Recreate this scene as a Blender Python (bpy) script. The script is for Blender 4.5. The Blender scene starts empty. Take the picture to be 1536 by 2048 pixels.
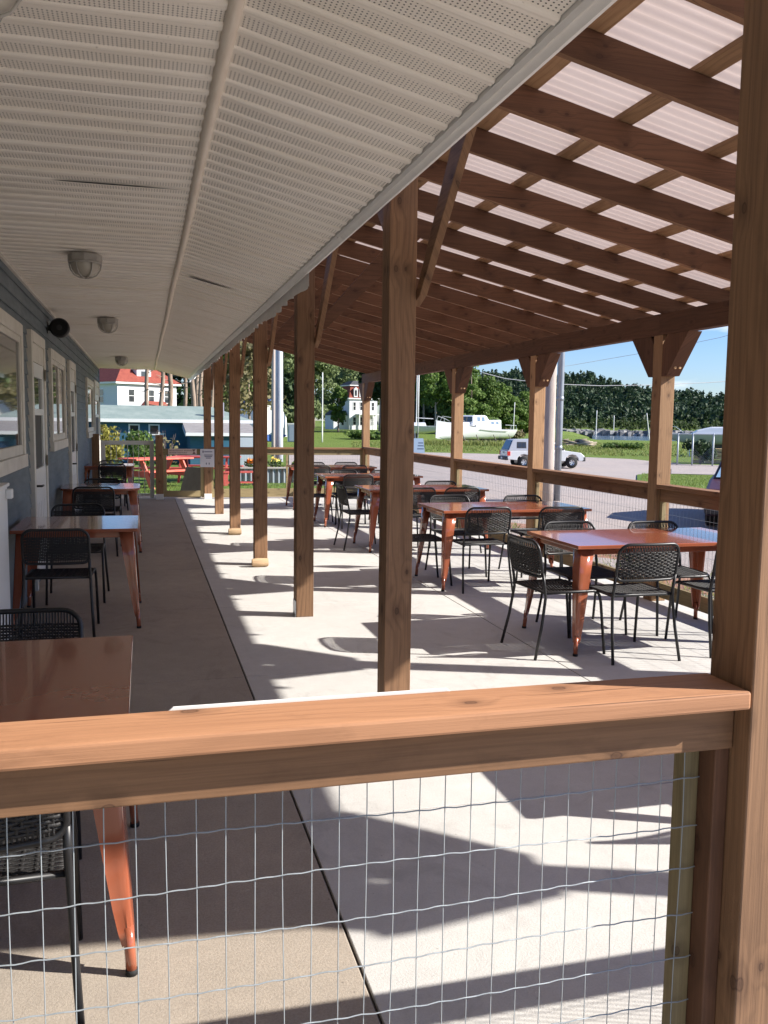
import bpy, bmesh, math, random
import numpy as np
from mathutils import Vector, Matrix, Euler
random.seed(7); RNG = np.random.default_rng(11)
S = bpy.context.scene; COL = S.collection
R = math.radians
# ------------------------------------------------------------------ camera
EYE = Vector((0, 0, 1.58))
def cam_axes(yaw, pitch, roll):
    cy, sy, cp, sp = math.cos(yaw), math.sin(yaw), math.cos(pitch), math.sin(pitch)
    f = Vector((sy*cp, cy*cp, -sp)); r = Vector((cy, -sy, 0)); u = r.cross(f)
    return math.cos(roll)*r+math.sin(roll)*u, -math.sin(roll)*r+math.cos(roll)*u, f
cr, cu, cf = cam_axes(.26406, .10099, .01274)
cam = bpy.data.objects.new('camera', bpy.data.cameras.new('camera')); COL.objects.link(cam)
m = Matrix(((cr.x, cu.x, -cf.x), (cr.y, cu.y, -cf.y), (cr.z, cu.z, -cf.z))).to_4x4(); m.translation = EYE
cam.matrix_world = m
cam.data.sensor_fit = 'VERTICAL'; cam.data.sensor_height = 36; cam.data.lens = 1779/2048*36
cam.data.clip_start = .05; cam.data.clip_end = 6000
S.camera = cam
# ------------------------------------------------------------------ light
SUN = Vector((1, -.37, .633)).normalized()
EL = math.asin(SUN.z); AZ = math.atan2(SUN.x, SUN.y)
sun = bpy.data.objects.new('sun', bpy.data.lights.new('sun', 'SUN')); COL.objects.link(sun)
sun.data.energy = 5.0; sun.data.angle = R(.53); sun.data.color = (1, .945, .87)
sun.rotation_euler = SUN.to_track_quat('Z', 'Y').to_euler()
W = bpy.data.worlds.new('World'); S.world = W; W.use_nodes = True
nt = W.node_tree; nt.nodes.clear()
def N(t, k, **kw):
    n = t.nodes.new(k)
    for a, b in kw.items(): setattr(n, a, b)
    return n
sky = N(nt, 'ShaderNodeTexSky', sky_type='NISHITA', sun_disc=False)
sky.sun_elevation = EL; sky.sun_rotation = AZ; sky.altitude = 30; sky.dust_density = .25; sky.ozone_density = 2.0
bg = N(nt, 'ShaderNodeBackground'); bg.inputs[1].default_value = .062
out = N(nt, 'ShaderNodeOutputWorld')
tc = N(nt, 'ShaderNodeTexCoord'); mp = N(nt, 'ShaderNodeMapping'); mp.inputs['Scale'].default_value = (1, 1, 3.2); mp.inputs['Location'].default_value = (.35, .1, .2)
ns = N(nt, 'ShaderNodeTexNoise'); ns.inputs['Scale'].default_value = 6.5; ns.inputs['Detail'].default_value = 7
rp = N(nt, 'ShaderNodeValToRGB'); rp.color_ramp.elements[0].position = .60; rp.color_ramp.elements[1].position = .74
mx = N(nt, 'ShaderNodeMix', data_type='RGBA'); mx.inputs[7].default_value = (9.5, 9.7, 10.2, 1)
nt.links.new(tc.outputs['Generated'], mp.inputs[0]); nt.links.new(mp.outputs[0], ns.inputs[0]); nt.links.new(ns.outputs[0], rp.inputs[0])
nt.links.new(rp.outputs[0], mx.inputs[0]); hs = N(nt, 'ShaderNodeHueSaturation'); hs.inputs['Saturation'].default_value = 1.2; nt.links.new(sky.outputs[0], hs.inputs['Color']); tn = N(nt, 'ShaderNodeMix', data_type='RGBA', blend_type='MULTIPLY'); tn.inputs[0].default_value = 1; tn.inputs[7].default_value = (.80, .93, 1.32, 1); nt.links.new(hs.outputs[0], tn.inputs[6]); nt.links.new(tn.outputs[2], mx.inputs[6]); nt.links.new(mx.outputs[2], bg.inputs[0]); nt.links.new(bg.outputs[0], out.inputs[0])
S.view_settings.view_transform = 'Standard'; S.view_settings.look = 'None'; S.view_settings.exposure = 1.15; S.view_settings.gamma = 1
S.render.engine = 'CYCLES'
try:
    S.cycles.use_denoising = True; S.cycles.max_bounces = 10; S.cycles.diffuse_bounces = 6; S.cycles.sample_clamp_indirect = 6
    S.cycles.transparent_max_bounces = 16
except Exception: pass
# ------------------------------------------------------------------ materials
def mat(name, col=(.5, .5, .5), rough=.6, metal=0, spec=.5, coat=0, alpha=1, emit=None):
    m = bpy.data.materials.new(name); m.use_nodes = True
    b = m.node_tree.nodes['Principled BSDF']
    b.inputs['Base Color'].default_value = (*col, 1); b.inputs['Roughness'].default_value = rough
    b.inputs['Metallic'].default_value = metal; b.inputs['Specular IOR Level'].default_value = spec
    b.inputs['Coat Weight'].default_value = coat; b.inputs['Coat Roughness'].default_value = .08
    return m
def bsdf(m): return m.node_tree.nodes['Principled BSDF']
def L(m, a, b): m.node_tree.links.new(a, b)
def coords(m, scale=(1, 1, 1), rnd=0., kind='Object'):
    t = m.node_tree; tc = N(t, 'ShaderNodeTexCoord'); o = tc.outputs[kind]
    if rnd:
        oi = N(t, 'ShaderNodeObjectInfo'); mu = N(t, 'ShaderNodeMath', operation='MULTIPLY'); mu.inputs[1].default_value = rnd
        L(m, oi.outputs['Random'], mu.inputs[0]); ad = N(t, 'ShaderNodeVectorMath', operation='ADD')
        L(m, o, ad.inputs[0]); L(m, mu.outputs[0], ad.inputs[1]); o = ad.outputs[0]
    mp = N(t, 'ShaderNodeMapping'); mp.inputs['Scale'].default_value = scale; L(m, o, mp.inputs[0])
    return mp.outputs[0]
def noise(m, vec, scale, detail=4, rough=.55, dist=0):
    n = N(m.node_tree, 'ShaderNodeTexNoise'); n.inputs['Scale'].default_value = scale; n.inputs['Detail'].default_value = detail
    n.inputs['Roughness'].default_value = rough; n.inputs['Distortion'].default_value = dist; L(m, vec, n.inputs['Vector']); return n.outputs[0]
def ramp(m, fac, stops):
    r = N(m.node_tree, 'ShaderNodeValToRGB'); e = r.color_ramp.elements
    while len(e) < len(stops): e.new(.5)
    for i, (p, c) in enumerate(stops):
        e[i].position = p; e[i].color = (*c, 1) if len(c) == 3 else c
    L(m, fac, r.inputs[0]); return r.outputs[0]
def mix(m, fac, a, b, mode='MIX'):
    x = N(m.node_tree, 'ShaderNodeMix', data_type='RGBA', blend_type=mode)
    for i, v in ((0, fac), (6, a), (7, b)):
        if hasattr(v, 'links') or hasattr(v, 'is_linked'): L(m, v, x.inputs[i])
        elif i == 0: x.inputs[0].default_value = v
        else: x.inputs[i].default_value = (*v, 1)
    return x.outputs[2]
def math_(m, op, a, b=None):
    x = N(m.node_tree, 'ShaderNodeMath', operation=op)
    for i, v in ((0, a), (1, b)):
        if v is None: continue
        if hasattr(v, 'is_linked'): L(m, v, x.inputs[i])
        else: x.inputs[i].default_value = v
    return x.outputs[0]
def bump(m, h, strength=.3, dist=.01):
    b = N(m.node_tree, 'ShaderNodeBump'); b.inputs['Strength'].default_value = strength; b.inputs['Distance'].default_value = dist
    L(m, h, b.inputs['Height']); L(m, b.outputs[0], bsdf(m).inputs['Normal'])
def wood(name, axis, light, dark, knot=(.045, .02, .012), rough=.72, ring=.5):
    """sawn board: growth lines along the axis, bending round knots; faces share one (along, across) chart"""
    m = mat(name, light, rough, spec=.3); t = m.node_tree
    sp = N(t, 'ShaderNodeSeparateXYZ'); L(m, coords(m, rnd=37.), sp.inputs[0]); o = [sp.outputs[i] for i in range(3)]
    al = o[axis]; ac = math_(m, 'ADD', o[(axis+1) % 3], o[(axis+2) % 3])
    def chart(ka, ks):
        c = N(t, 'ShaderNodeCombineXYZ'); L(m, math_(m, 'MULTIPLY', al, ka), c.inputs[0]); L(m, math_(m, 'MULTIPLY', ac, ks), c.inputs[1]); return c.outputs[0]
    vo = N(t, 'ShaderNodeTexVoronoi', voronoi_dimensions='2D'); vo.inputs['Scale'].default_value = 1; L(m, chart(3.6, 6.0), vo.inputs['Vector'])
    sc = N(t, 'ShaderNodeSeparateColor'); L(m, vo.outputs['Color'], sc.inputs[0]); on = math_(m, 'GREATER_THAN', sc.outputs[0], .30)
    kd = math_(m, 'ADD', vo.outputs['Distance'], math_(m, 'MULTIPLY', math_(m, 'SUBTRACT', noise(m, chart(40, 40), 1, 2), .5), .03))
    kd = math_(m, 'DIVIDE', kd, math_(m, 'ADD', .55, math_(m, 'MULTIPLY', sc.outputs[1], .75)))
    near = math_(m, 'MULTIPLY', ramp(m, kd, [(0, (1, 1, 1)), (.10, (.6, .6, .6)), (.32, (0, 0, 0))]), on)
    warp = noise(m, chart(.75, 4.5), 1, 3, .5)
    ph = math_(m, 'ADD', math_(m, 'MULTIPLY', ac, 170), math_(m, 'ADD', math_(m, 'MULTIPLY', warp, 52), math_(m, 'MULTIPLY', near, 9)))
    rg = math_(m, 'POWER', math_(m, 'ADD', .5, math_(m, 'MULTIPLY', math_(m, 'SINE', ph), .5)), 3.0)
    fine = noise(m, chart(3, 190), 1, 4, .6); broad = noise(m, chart(.8, 9), 1, 4, .6)
    c = ramp(m, broad, [(.28, dark), (.72, light)])
    c = mix(m, math_(m, 'MULTIPLY', rg, ring), c, tuple(d*.72 for d in dark))
    c = mix(m, .35, c, ramp(m, fine, [(.3, tuple(d*.75 for d in dark)), (.7, tuple(min(1, l*1.12) for l in light))]))
    blot = noise(m, chart(5, 9), 1, 5, .7); c = mix(m, math_(m, 'MULTIPLY', ramp(m, blot, [(.56, (0, 0, 0)), (.72, (1, 1, 1))]), .35), c, tuple(d*.6 for d in dark))
    chk = noise(m, chart(1.3, 75), 1, 2, .5); c = mix(m, ramp(m, chk, [(.69, (0, 0, 0)), (.72, (.75, .75, .75)), (.8, (.9, .9, .9))]), c, tuple(d*.3 for d in dark))
    oi = N(t, 'ShaderNodeObjectInfo'); hsv = N(t, 'ShaderNodeHueSaturation'); L(m, c, hsv.inputs['Color'])
    mr = N(t, 'ShaderNodeMapRange'); mr.inputs[3].default_value = .80; mr.inputs[4].default_value = 1.18; L(m, oi.outputs['Random'], mr.inputs[0]); L(m, mr.outputs[0], hsv.inputs['Value']); c = hsv.outputs[0]
    k = math_(m, 'MULTIPLY', ramp(m, kd, [(.0, (.85, .85, .85)), (.03, (.7, .7, .7)), (.043, (1, 1, 1)), (.056, (.5, .5, .5)), (.12, (.22, .22, .22)), (.24, (0, 0, 0))]), on)
    c = mix(m, math_(m, 'MULTIPLY', k, .85), c, knot)
    L(m, c, bsdf(m).inputs['Base Color']); bump(m, math_(m, 'ADD', fine, math_(m, 'MULTIPLY', rg, -.4)), .25, .003)
    return m
BR_L, BR_D = (.155, .075, .041), (.088, .042, .024)
BOUNCEX = wood('bounce_lit_wood', 0, (.30, .165, .09), (.2, .105, .055))  # rafter undersides: light bounced off the floor, painted in as a paler colour
WX, WY, WZ = [wood('brown_stained_wood_'+'xyz'[a], a, BR_L, BR_D) for a in range(3)]
CAPX, CAPY = [wood('cedar_rail_wood_'+'xyz'[a], a, (.42, .215, .115), (.32, .155, .08), (.06, .025, .015), ring=.4) for a in (0, 1)]
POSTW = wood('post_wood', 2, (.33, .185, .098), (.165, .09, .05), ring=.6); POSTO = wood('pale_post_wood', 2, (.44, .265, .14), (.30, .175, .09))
RAILX, RAILY = [wood('rail_board_wood_'+'xyz'[a], a, (.30, .165, .085), (.2, .105, .055)) for a in (0, 1)]
GRNX, GRNY, GRNZ = [wood('pressure_treated_wood_'+'xyz'[a], a, (.31, .245, .13), (.22, .17, .09)) for a in range(3)]
PURL = wood('strapping_wood', 1, (.42, .26, .14), (.27, .15, .08))
def concrete(name, base, dark, speck):
    m = mat(name, base, .85, spec=.25)
    v = coords(m)
    n1 = noise(m, v, .9, 6, .65); n2 = noise(m, v, 9, 6, .7); n3 = noise(m, v, 130, 3); n4 = noise(m, v, 420, 2)
    c = ramp(m, n1, [(.3, dark), (.68, base)])
    c = mix(m, ramp(m, n2, [(.35, (.35, .35, .35)), (.62, (0, 0, 0))]), c, tuple(x*.86 for x in dark))
    c = mix(m, math_(m, 'MULTIPLY', ramp(m, n3, [(.42, (1, 1, 1)), (.56, (0, 0, 0))]), speck), c, tuple(x*.55 for x in dark))
    vo = N(m.node_tree, 'ShaderNodeTexVoronoi'); vo.inputs['Scale'].default_value = 14; L(m, v, vo.inputs['Vector'])
    c = mix(m, math_(m, 'MULTIPLY', ramp(m, vo.outputs['Distance'], [(.03, (1, 1, 1)), (.07, (0, 0, 0))]), .5), c, tuple(x*.4 for x in dark))
    st = noise(m, coords(m, (1, .6, 1)), 1.7, 6, .75, 1.5); c = mix(m, ramp(m, st, [(.55, (0, 0, 0)), (.66, (.38, .38, .38)), (.74, (.1, .1, .1))]), c, tuple(x*.62 for x in dark))
    tr = noise(m, coords(m, (9, .9, 1)), 1.2, 5, .7); c = mix(m, ramp(m, tr, [(.60, (0, 0, 0)), (.78, (.3, .3, .3))]), c, tuple(x*.7 for x in dark))
    L(m, c, bsdf(m).inputs['Base Color'])
    bump(m, math_(m, 'ADD', n3, math_(m, 'ADD', n4, math_(m, 'MULTIPLY', n2, .6))), .35, .004)
    return m
CONC = concrete('new_concrete', (.585, .575, .548), (.505, .492, .468), .12)
CONCO = concrete('old_concrete', (.44, .375, .305), (.34, .295, .245), .25)
GAPM = mat('joint_dirt', (.06, .05, .045), .95)
FENC = mat('dull_zinc', (.42, .45, .47), .5, metal=.1); PAINT = mat('copper_orange_paint', (.34, .095, .045), .16, spec=.5, coat=.6)
_n = noise(PAINT, coords(PAINT, rnd=9), 5, 4); L(PAINT, ramp(PAINT, _n, [(.3, (.025, .025, .025)), (.7, (.07, .07, .07))]), bsdf(PAINT).inputs['Coat Roughness'])
_n2 = noise(PAINT, coords(PAINT, rnd=9), 2.5, 5); L(PAINT, ramp(PAINT, _n2, [(.3, (.29, .080, .040)), (.7, (.36, .108, .052))]), bsdf(PAINT).inputs['Base Color'])
bump(PAINT, noise(PAINT, coords(PAINT), 2.2, 2), .04, .01)
BLACK = mat('black_powder_coat', (.012, .012, .013), .42); ROPE = mat('black_rope', (.017, .016, .016), .62)
bump(ROPE, noise(ROPE, coords(ROPE, (1, 1, 1)), 220, 2), .5, .003)
RUBBER = mat('black_rubber', (.01, .01, .01), .8)
GALV = mat('galvanised_steel', (.50, .53, .55), .42, metal=.75)
L(GALV, ramp(GALV, noise(GALV, coords(GALV), 14, 4), [(.3, (.38, .41, .44)), (.7, (.58, .6, .62))]), bsdf(GALV).inputs['Base Color'])
WIRE = mat('galvanised_wire', (.30, .33, .345), .5, metal=.25)
WHITE = mat('white_paint', (.74, .74, .72), .45); CREAM = mat('cream_trim_paint', (.62, .58, .51), .5)
L(CREAM, ramp(CREAM, noise(CREAM, coords(CREAM), 6, 5), [(.3, (.54, .50, .43)), (.7, (.66, .62, .55))]), bsdf(CREAM).inputs['Base Color'])
DOORW = mat('door_white', (.66, .66, .64), .4)
GLASS = mat('dark_window_glass', (.035, .04, .045), .03, spec=.9)
SCREEN = mat('door_screen', (.05, .05, .045), .7)
# soffit with perforated bands
SOF = mat('vented_vinyl_soffit', (.68, .61, .51), .42, spec=.35)
RIB = .14
def make_soffit():
    m = SOF; v = coords(m); sp = N(m.node_tree, 'ShaderNodeSeparateXYZ'); L(m, v, sp.inputs[0])
    fx = math_(m, 'SUBTRACT', math_(m, 'FRACT', math_(m, 'DIVIDE', sp.outputs[0], .0135)), .5)
    fy = math_(m, 'SUBTRACT', math_(m, 'FRACT', math_(m, 'DIVIDE', sp.outputs[1], .0155555)), .5)
    r = math_(m, 'SQRT', math_(m, 'ADD', math_(m, 'MULTIPLY', fx, fx), math_(m, 'MULTIPLY', fy, fy)))
    dot = math_(m, 'LESS_THAN', r, .2)
    band = math_(m, 'FRACT', math_(m, 'DIVIDE', sp.outputs[1], RIB))
    inb = math_(m, 'MULTIPLY', math_(m, 'GREATER_THAN', band, .335), math_(m, 'LESS_THAN', band, .999))
    mask = math_(m, 'MULTIPLY', dot, inb)
    d = ramp(m, noise(m, coords(m, (.5, 1.6, 1)), 1.6, 6, .6), [(.3, (.80, .735, .635)), (.7, (.88, .825, .745))])
    sp2 = ramp(m, noise(m, coords(m), 60, 3), [(.26, (1, 1, 1)), (.32, (0, 0, 0))])
    d = mix(m, math_(m, 'MULTIPLY', sp2, .5), d, (.25, .2, .15))
    seam = math_(m, 'MULTIPLY', math_(m, 'GREATER_THAN', band, .312), math_(m, 'LESS_THAN', band, .338)); d = mix(m, math_(m, 'MULTIPLY', seam, .35), d, (.3, .25, .2))
    L(m, mix(m, mask, d, (.05, .042, .035)), bsdf(m).inputs['Base Color'])
    bump(m, math_(m, 'ADD', noise(m, coords(m, (.7, 1.1, 1)), 1.3, 2), math_(m, 'MULTIPLY', noise(m, coords(m, (.3, 7, 1)), 1, 2), .25)), .30, .05)
make_soffit()
# corrugated translucent roofing
PANEL = bpy.data.materials.new('translucent_roof_panel'); PANEL.use_nodes = True
_t = PANEL.node_tree; _o = _t.nodes['Material Output']; _p = _t.nodes['Principled BSDF']; _p.inputs['Base Color'].default_value = (.62, .56, .53, 1); _p.inputs['Roughness'].default_value = .4
_tr = N(_t, 'ShaderNodeBsdfTranslucent'); _ms = N(_t, 'ShaderNodeMixShader'); _ms.inputs[0].default_value = .33
_pn = noise(PANEL, coords(PANEL, (.5, 1, 1)), 2.2, 6, .7); _pl = noise(PANEL, coords(PANEL, (.25, 14, 1)), 1, 3); L(PANEL, mix(PANEL, ramp(PANEL, _pl, [(.55, (0, 0, 0)), (.75, (.4, .4, .4))]), ramp(PANEL, _pn, [(.3, (.62, .49, .43)), (.65, (.74, .60, .535))]), (.55, .43, .36)), _tr.inputs[0])
_t.links.new(_p.outputs[0], _ms.inputs[1]); _t.links.new(_tr.outputs[0], _ms.inputs[2]); _t.links.new(_ms.outputs[0], _o.inputs[0])
CORR = mat('white_corrugated_sheet', (.84, .83, .80), .4)
SIDE = mat('slate_blue_siding', (.13, .165, .19), .6)
_c = ramp(SIDE, noise(SIDE, coords(SIDE, (1, .6, 5)), 4, 5), [(.3, (.075, .098, .115)), (.7, (.125, .155, .172))])
L(SIDE, mix(SIDE, math_(SIDE, 'MULTIPLY', ramp(SIDE, noise(SIDE, coords(SIDE), 2.2, 6, .7), [(.45, (0, 0, 0)), (.75, (1, 1, 1))]), .35), _c, (.23, .26, .28)), bsdf(SIDE).inputs['Base Color'])
bump(SIDE, noise(SIDE, coords(SIDE, (1, 2, 40)), 3, 4), .3, .004)
def noisy(name, a, b, scale=5, rough=.8, det=5, bs=0, sc=(1, 1, 1), kind='Object', metal=0):
    m = mat(name, a, rough, metal=metal); n = noise(m, coords(m, sc, kind=kind), scale, det, .62)
    L(m, ramp(m, n, [(.3, a), (.7, b)]), bsdf(m).inputs['Base Color'])
    if bs: bump(m, noise(m, coords(m, sc), scale*6, 4), bs, .02)
    return m
def grass_mat(name, a, b, c):
    m = mat(name, a, .9, spec=.15); v = coords(m)
    n1 = noise(m, v, .12, 5, .6); n2 = noise(m, v, 1.3, 5, .7); n3 = noise(m, v, 14, 4, .7)
    x = ramp(m, n1, [(.35, a), (.65, b)]); x = mix(m, ramp(m, n2, [(.45, (0, 0, 0)), (.7, (.8, .8, .8))]), x, c)
    x = mix(m, .55, x, ramp(m, n3, [(.3, tuple(k*.45 for k in a)), (.7, tuple(k*1.35 for k in b))]))
    L(m, x, bsdf(m).inputs['Base Color']); bump(m, math_(m, 'ADD', n3, n2), .9, .08); return m
GRASS = grass_mat('meadow_grass', (.10, .165, .028), (.145, .205, .04), (.21, .20, .065))
LAWN = grass_mat('mown_lawn', (.085, .16, .03), (.13, .21, .04), (.16, .19, .05))
LOT = mat('gravel_lot', (.3, .26, .24), .95)
def make_lot():
    m = LOT; v = coords(m); n1 = noise(m, v, .16, 6, .65); n2 = noise(m, v, 2.2, 5, .7); n3 = noise(m, v, 40, 3)
    x = ramp(m, n1, [(.3, (.265, .23, .21)), (.5, (.37, .305, .265)), (.7, (.44, .34, .28))])
    x = mix(m, ramp(m, n2, [(.4, (.5, .5, .5)), (.6, (0, 0, 0))]), x, (.25, .215, .2))
    x = mix(m, .5, x, ramp(m, n3, [(.3, (.2, .18, .17)), (.7, (.5, .44, .41))]))
    L(m, x, bsdf(m).inputs['Base Color']); bump(m, math_(m, 'ADD', n3, n2), .7, .02)
make_lot()
DIRT = noisy('red_soil', (.24, .115, .07), (.35, .20, .14), 7, .95, 6, .7); GRAVEL = noisy('pea_gravel', (.22, .21, .2), (.62, .58, .54), 45, .9, 3, 1)
BARK = noisy('pine_bark', (.15, .11, .085), (.34, .26, .2), 3, .95, 5, .8, (4, 4, .6))
POLEW = noisy('weathered_pole', (.34, .28, .245), (.48, .41, .36), 4, .9, 5, .5, (9, 9, .5))
def leaf_mat(name, a, b, tr=.35):
    m = bpy.data.materials.new(name); m.use_nodes = True; t = m.node_tree; p = t.nodes['Principled BSDF']; p.inputs['Roughness'].default_value = .6; p.inputs['Specular IOR Level'].default_value = .25
    g = N(t, 'ShaderNodeNewGeometry'); r = N(t, 'ShaderNodeValToRGB'); r.color_ramp.elements[0].color = (*a, 1); r.color_ramp.elements[1].color = (*b, 1)
    t.links.new(g.outputs['Random Per Island'], r.inputs[0]); t.links.new(r.outputs[0], p.inputs['Base Color'])
    tl = N(t, 'ShaderNodeBsdfTranslucent'); t.links.new(r.outputs[0], tl.inputs[0]); ms = N(t, 'ShaderNodeMixShader'); ms.inputs[0].default_value = tr
    t.links.new(p.outputs[0], ms.inputs[1]); t.links.new(tl.outputs[0], ms.inputs[2]); t.links.new(ms.outputs[0], t.nodes['Material Output'].inputs[0]); return m
LEAF = leaf_mat('green_leaves', (.05, .10, .022), (.15, .22, .05)); LEAFL = leaf_mat('bright_leaves', (.08, .15, .03), (.19, .27, .07)); LEAFG = leaf_mat('grey_green_leaves', (.09, .13, .05), (.23, .28, .12)); LEAFD = leaf_mat('dark_conifer', (.018, .042, .016), (.05, .085, .032), .2)
LEAFY = leaf_mat('yellow_green_leaves', (.18, .17, .03), (.36, .33, .08)); LEAFB = leaf_mat('brownish_needles', (.14, .125, .06), (.3, .26, .13)); LEAFH = leaf_mat('hill_forest', (.018, .040, .020), (.045, .078, .032), .2)
BLADE = leaf_mat('grass_blades', (.09, .16, .03), (.22, .27, .07), .4)
# ------------------------------------------------------------------ object helpers
def tag(o, label=None, cat=None, group=None, kind=None):
    for k, v in (('label', label), ('category', cat), ('group', group), ('kind', kind)):
        if v: o[k] = v
    return o
def thing(name, label, cat, loc=(0, 0, 0), rz=0, group=None):
    o = bpy.data.objects.new(name, None); COL.objects.link(o); o.location = loc; o.rotation_euler = (0, 0, rz); o.empty_display_size = .2
    return tag(o, label, cat, group)
class MB:
    def __init__(s): s.v = []; s.f = []
    def box(s, x0, x1, y0, y1, z0, z1):
        i = len(s.v); s.v += [(x, y, z) for z in (z0, z1) for x, y in ((x0, y0), (x1, y0), (x1, y1), (x0, y1))]
        s.f += [tuple(i+k for k in q) for q in ((3, 2, 1, 0), (4, 5, 6, 7), (0, 1, 5, 4), (1, 2, 6, 5), (2, 3, 7, 6), (3, 0, 4, 7))]; return s
    def hexa(s, pts):   # bottom 4 ccw, top 4 ccw
        i = len(s.v); s.v += [tuple(p) for p in pts]
        s.f += [tuple(i+k for k in q) for q in ((3, 2, 1, 0), (4, 5, 6, 7), (0, 1, 5, 4), (1, 2, 6, 5), (2, 3, 7, 6), (3, 0, 4, 7))]; return s
    def prism(s, poly, axis, a, b):
        mk = {'x': lambda p, t: (t, p[0], p[1]), 'y': lambda p, t: (p[0], t, p[1]), 'z': lambda p, t: (p[0], p[1], t)}[axis]
        i = len(s.v); n = len(poly); s.v += [mk(p, a) for p in poly]+[mk(p, b) for p in poly]
        s.f.append(tuple(range(i+n-1, i-1, -1))); s.f.append(tuple(range(i+n, i+2*n)))
        s.f += [(i+k, i+(k+1) % n, i+n+(k+1) % n, i+n+k) for k in range(n)]; return s
    def quad(s, *p):
        i = len(s.v); s.v += [tuple(q) for q in p]; s.f.append(tuple(range(i, i+len(p)))); return s
    def grid(s, P, closed=False):
        i = len(s.v); n = len(P); mm = len(P[0])
        for row in P: s.v += [tuple(q) for q in row]
        for a in range(n-1):
            for b in range(mm-1+(1 if closed else 0)):
                s.f.append((i+a*mm+b, i+a*mm+(b+1) % mm, i+(a+1)*mm+(b+1) % mm, i+(a+1)*mm+b))
        return s
    def tube(s, path, r, n=8, closed=False, cap=True):
        P = [Vector(p) for p in path]; K = len(P); rr = [float(q) for q in r] if isinstance(r, (list, tuple)) else [float(r)]*K
        rows = []; ref = None
        for k in range(K):
            if closed: t = P[(k+1) % K]-P[k-1]
            else: t = P[min(k+1, K-1)]-P[max(k-1, 0)]
            t.normalize()
            if ref is None: ref = t.orthogonal().normalized()
            ref = (ref-t*ref.dot(t))
            if ref.length < 1e-6: ref = t.orthogonal()
            ref.normalize(); b = t.cross(ref)
            rows.append([P[k]+rr[k]*(math.cos(2*math.pi*j/n)*ref+math.sin(2*math.pi*j/n)*b) for j in range(n)])
        if closed: rows.append(rows[0])
        i = len(s.v); s.grid(rows, True)
        if cap and not closed:
            s.f.append(tuple(i+j for j in range(n-1, -1, -1))); s.f.append(tuple(i+(K-1)*n+j for j in range(n)))
        return s
    def lathe(s, prof, n=20, c=(0, 0, 0), axis='z'):
        rows = []
        for r, h in prof:
            row = []
            for j in range(n):
                a = 2*math.pi*j/n; p = (r*math.cos(a), r*math.sin(a), h)
                if axis == 'y': p = (p[0], h, p[1])
                if axis == 'x': p = (h, p[0], p[1])
                row.append((p[0]+c[0], p[1]+c[1], p[2]+c[2]))
            rows.append(row)
        s.grid(rows, True); return s
    def bar(s, a, b, w, h, up=(0, 0, 1)):
        a = Vector(a); b = Vector(b); t = (b-a).normalized(); u = Vector(up); x = t.cross(u).normalized(); u = x.cross(t)
        q = lambda p: [p-x*w/2-u*h/2, p+x*w/2-u*h/2, p+x*w/2+u*h/2, p-x*w/2+u*h/2]
        A, B = q(a), q(b); return s.hexa([A[0], A[1], B[1], B[0], A[3], A[2], B[2], B[3]])
    def build(s, name, m, parent=None, smooth=False, bevel=0, world=False, auto=False):
        me = bpy.data.meshes.new(name); off = Vector((0, 0, 0))
        if world and parent:
            q = parent
            while q: off += Vector(q.location); q = q.parent
        me.from_pydata([(x-off.x, y-off.y, z-off.z) for x, y, z in s.v], [], s.f)
        bm = bmesh.new(); bm.from_mesh(me); bmesh.ops.recalc_face_normals(bm, faces=bm.faces)
        if auto:
            for e in bm.edges: e.smooth = (len(e.link_faces) < 2 or e.calc_face_angle(0) < R(35))
        bm.to_mesh(me); bm.free()
        if smooth or auto: me.polygons.foreach_set('use_smooth', [True]*len(me.polygons))
        me.materials.append(m); o = bpy.data.objects.new(name, me); COL.objects.link(o)
        if parent: o.parent = parent
        if bevel:
            b = o.modifiers.new('bevel', 'BEVEL'); b.width = bevel; b.segments = 2; b.limit_method = 'ANGLE'
        return o
def dup(root, loc, rz, label, group):
    r = root.copy(); COL.objects.link(r); r.location = loc; r.rotation_euler = (0, 0, rz); r['label'] = label
    if group: r['group'] = group
    for ch in root.children:
        c = ch.copy(); COL.objects.link(c); c.parent = r
        for g in ch.children:
            d = g.copy(); COL.objects.link(d); d.parent = c
    return r
def text(body, size, loc, rot, m, parent, name='lettering', align='LEFT'):
    cu_ = bpy.data.curves.new(name, 'FONT'); cu_.body = body; cu_.size = size; cu_.extrude = .0004; cu_.align_x = align
    o = bpy.data.objects.new(name, cu_); COL.objects.link(o); bpy.context.view_layer.update()
    me = bpy.data.meshes.new_from_object(o.evaluated_get(bpy.context.evaluated_depsgraph_get())); bpy.data.objects.remove(o)
    me.materials.clear(); me.materials.append(m); o = bpy.data.objects.new(name, me); COL.objects.link(o); o.parent = parent; o.location = loc; o.rotation_euler = rot
    return o
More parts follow.
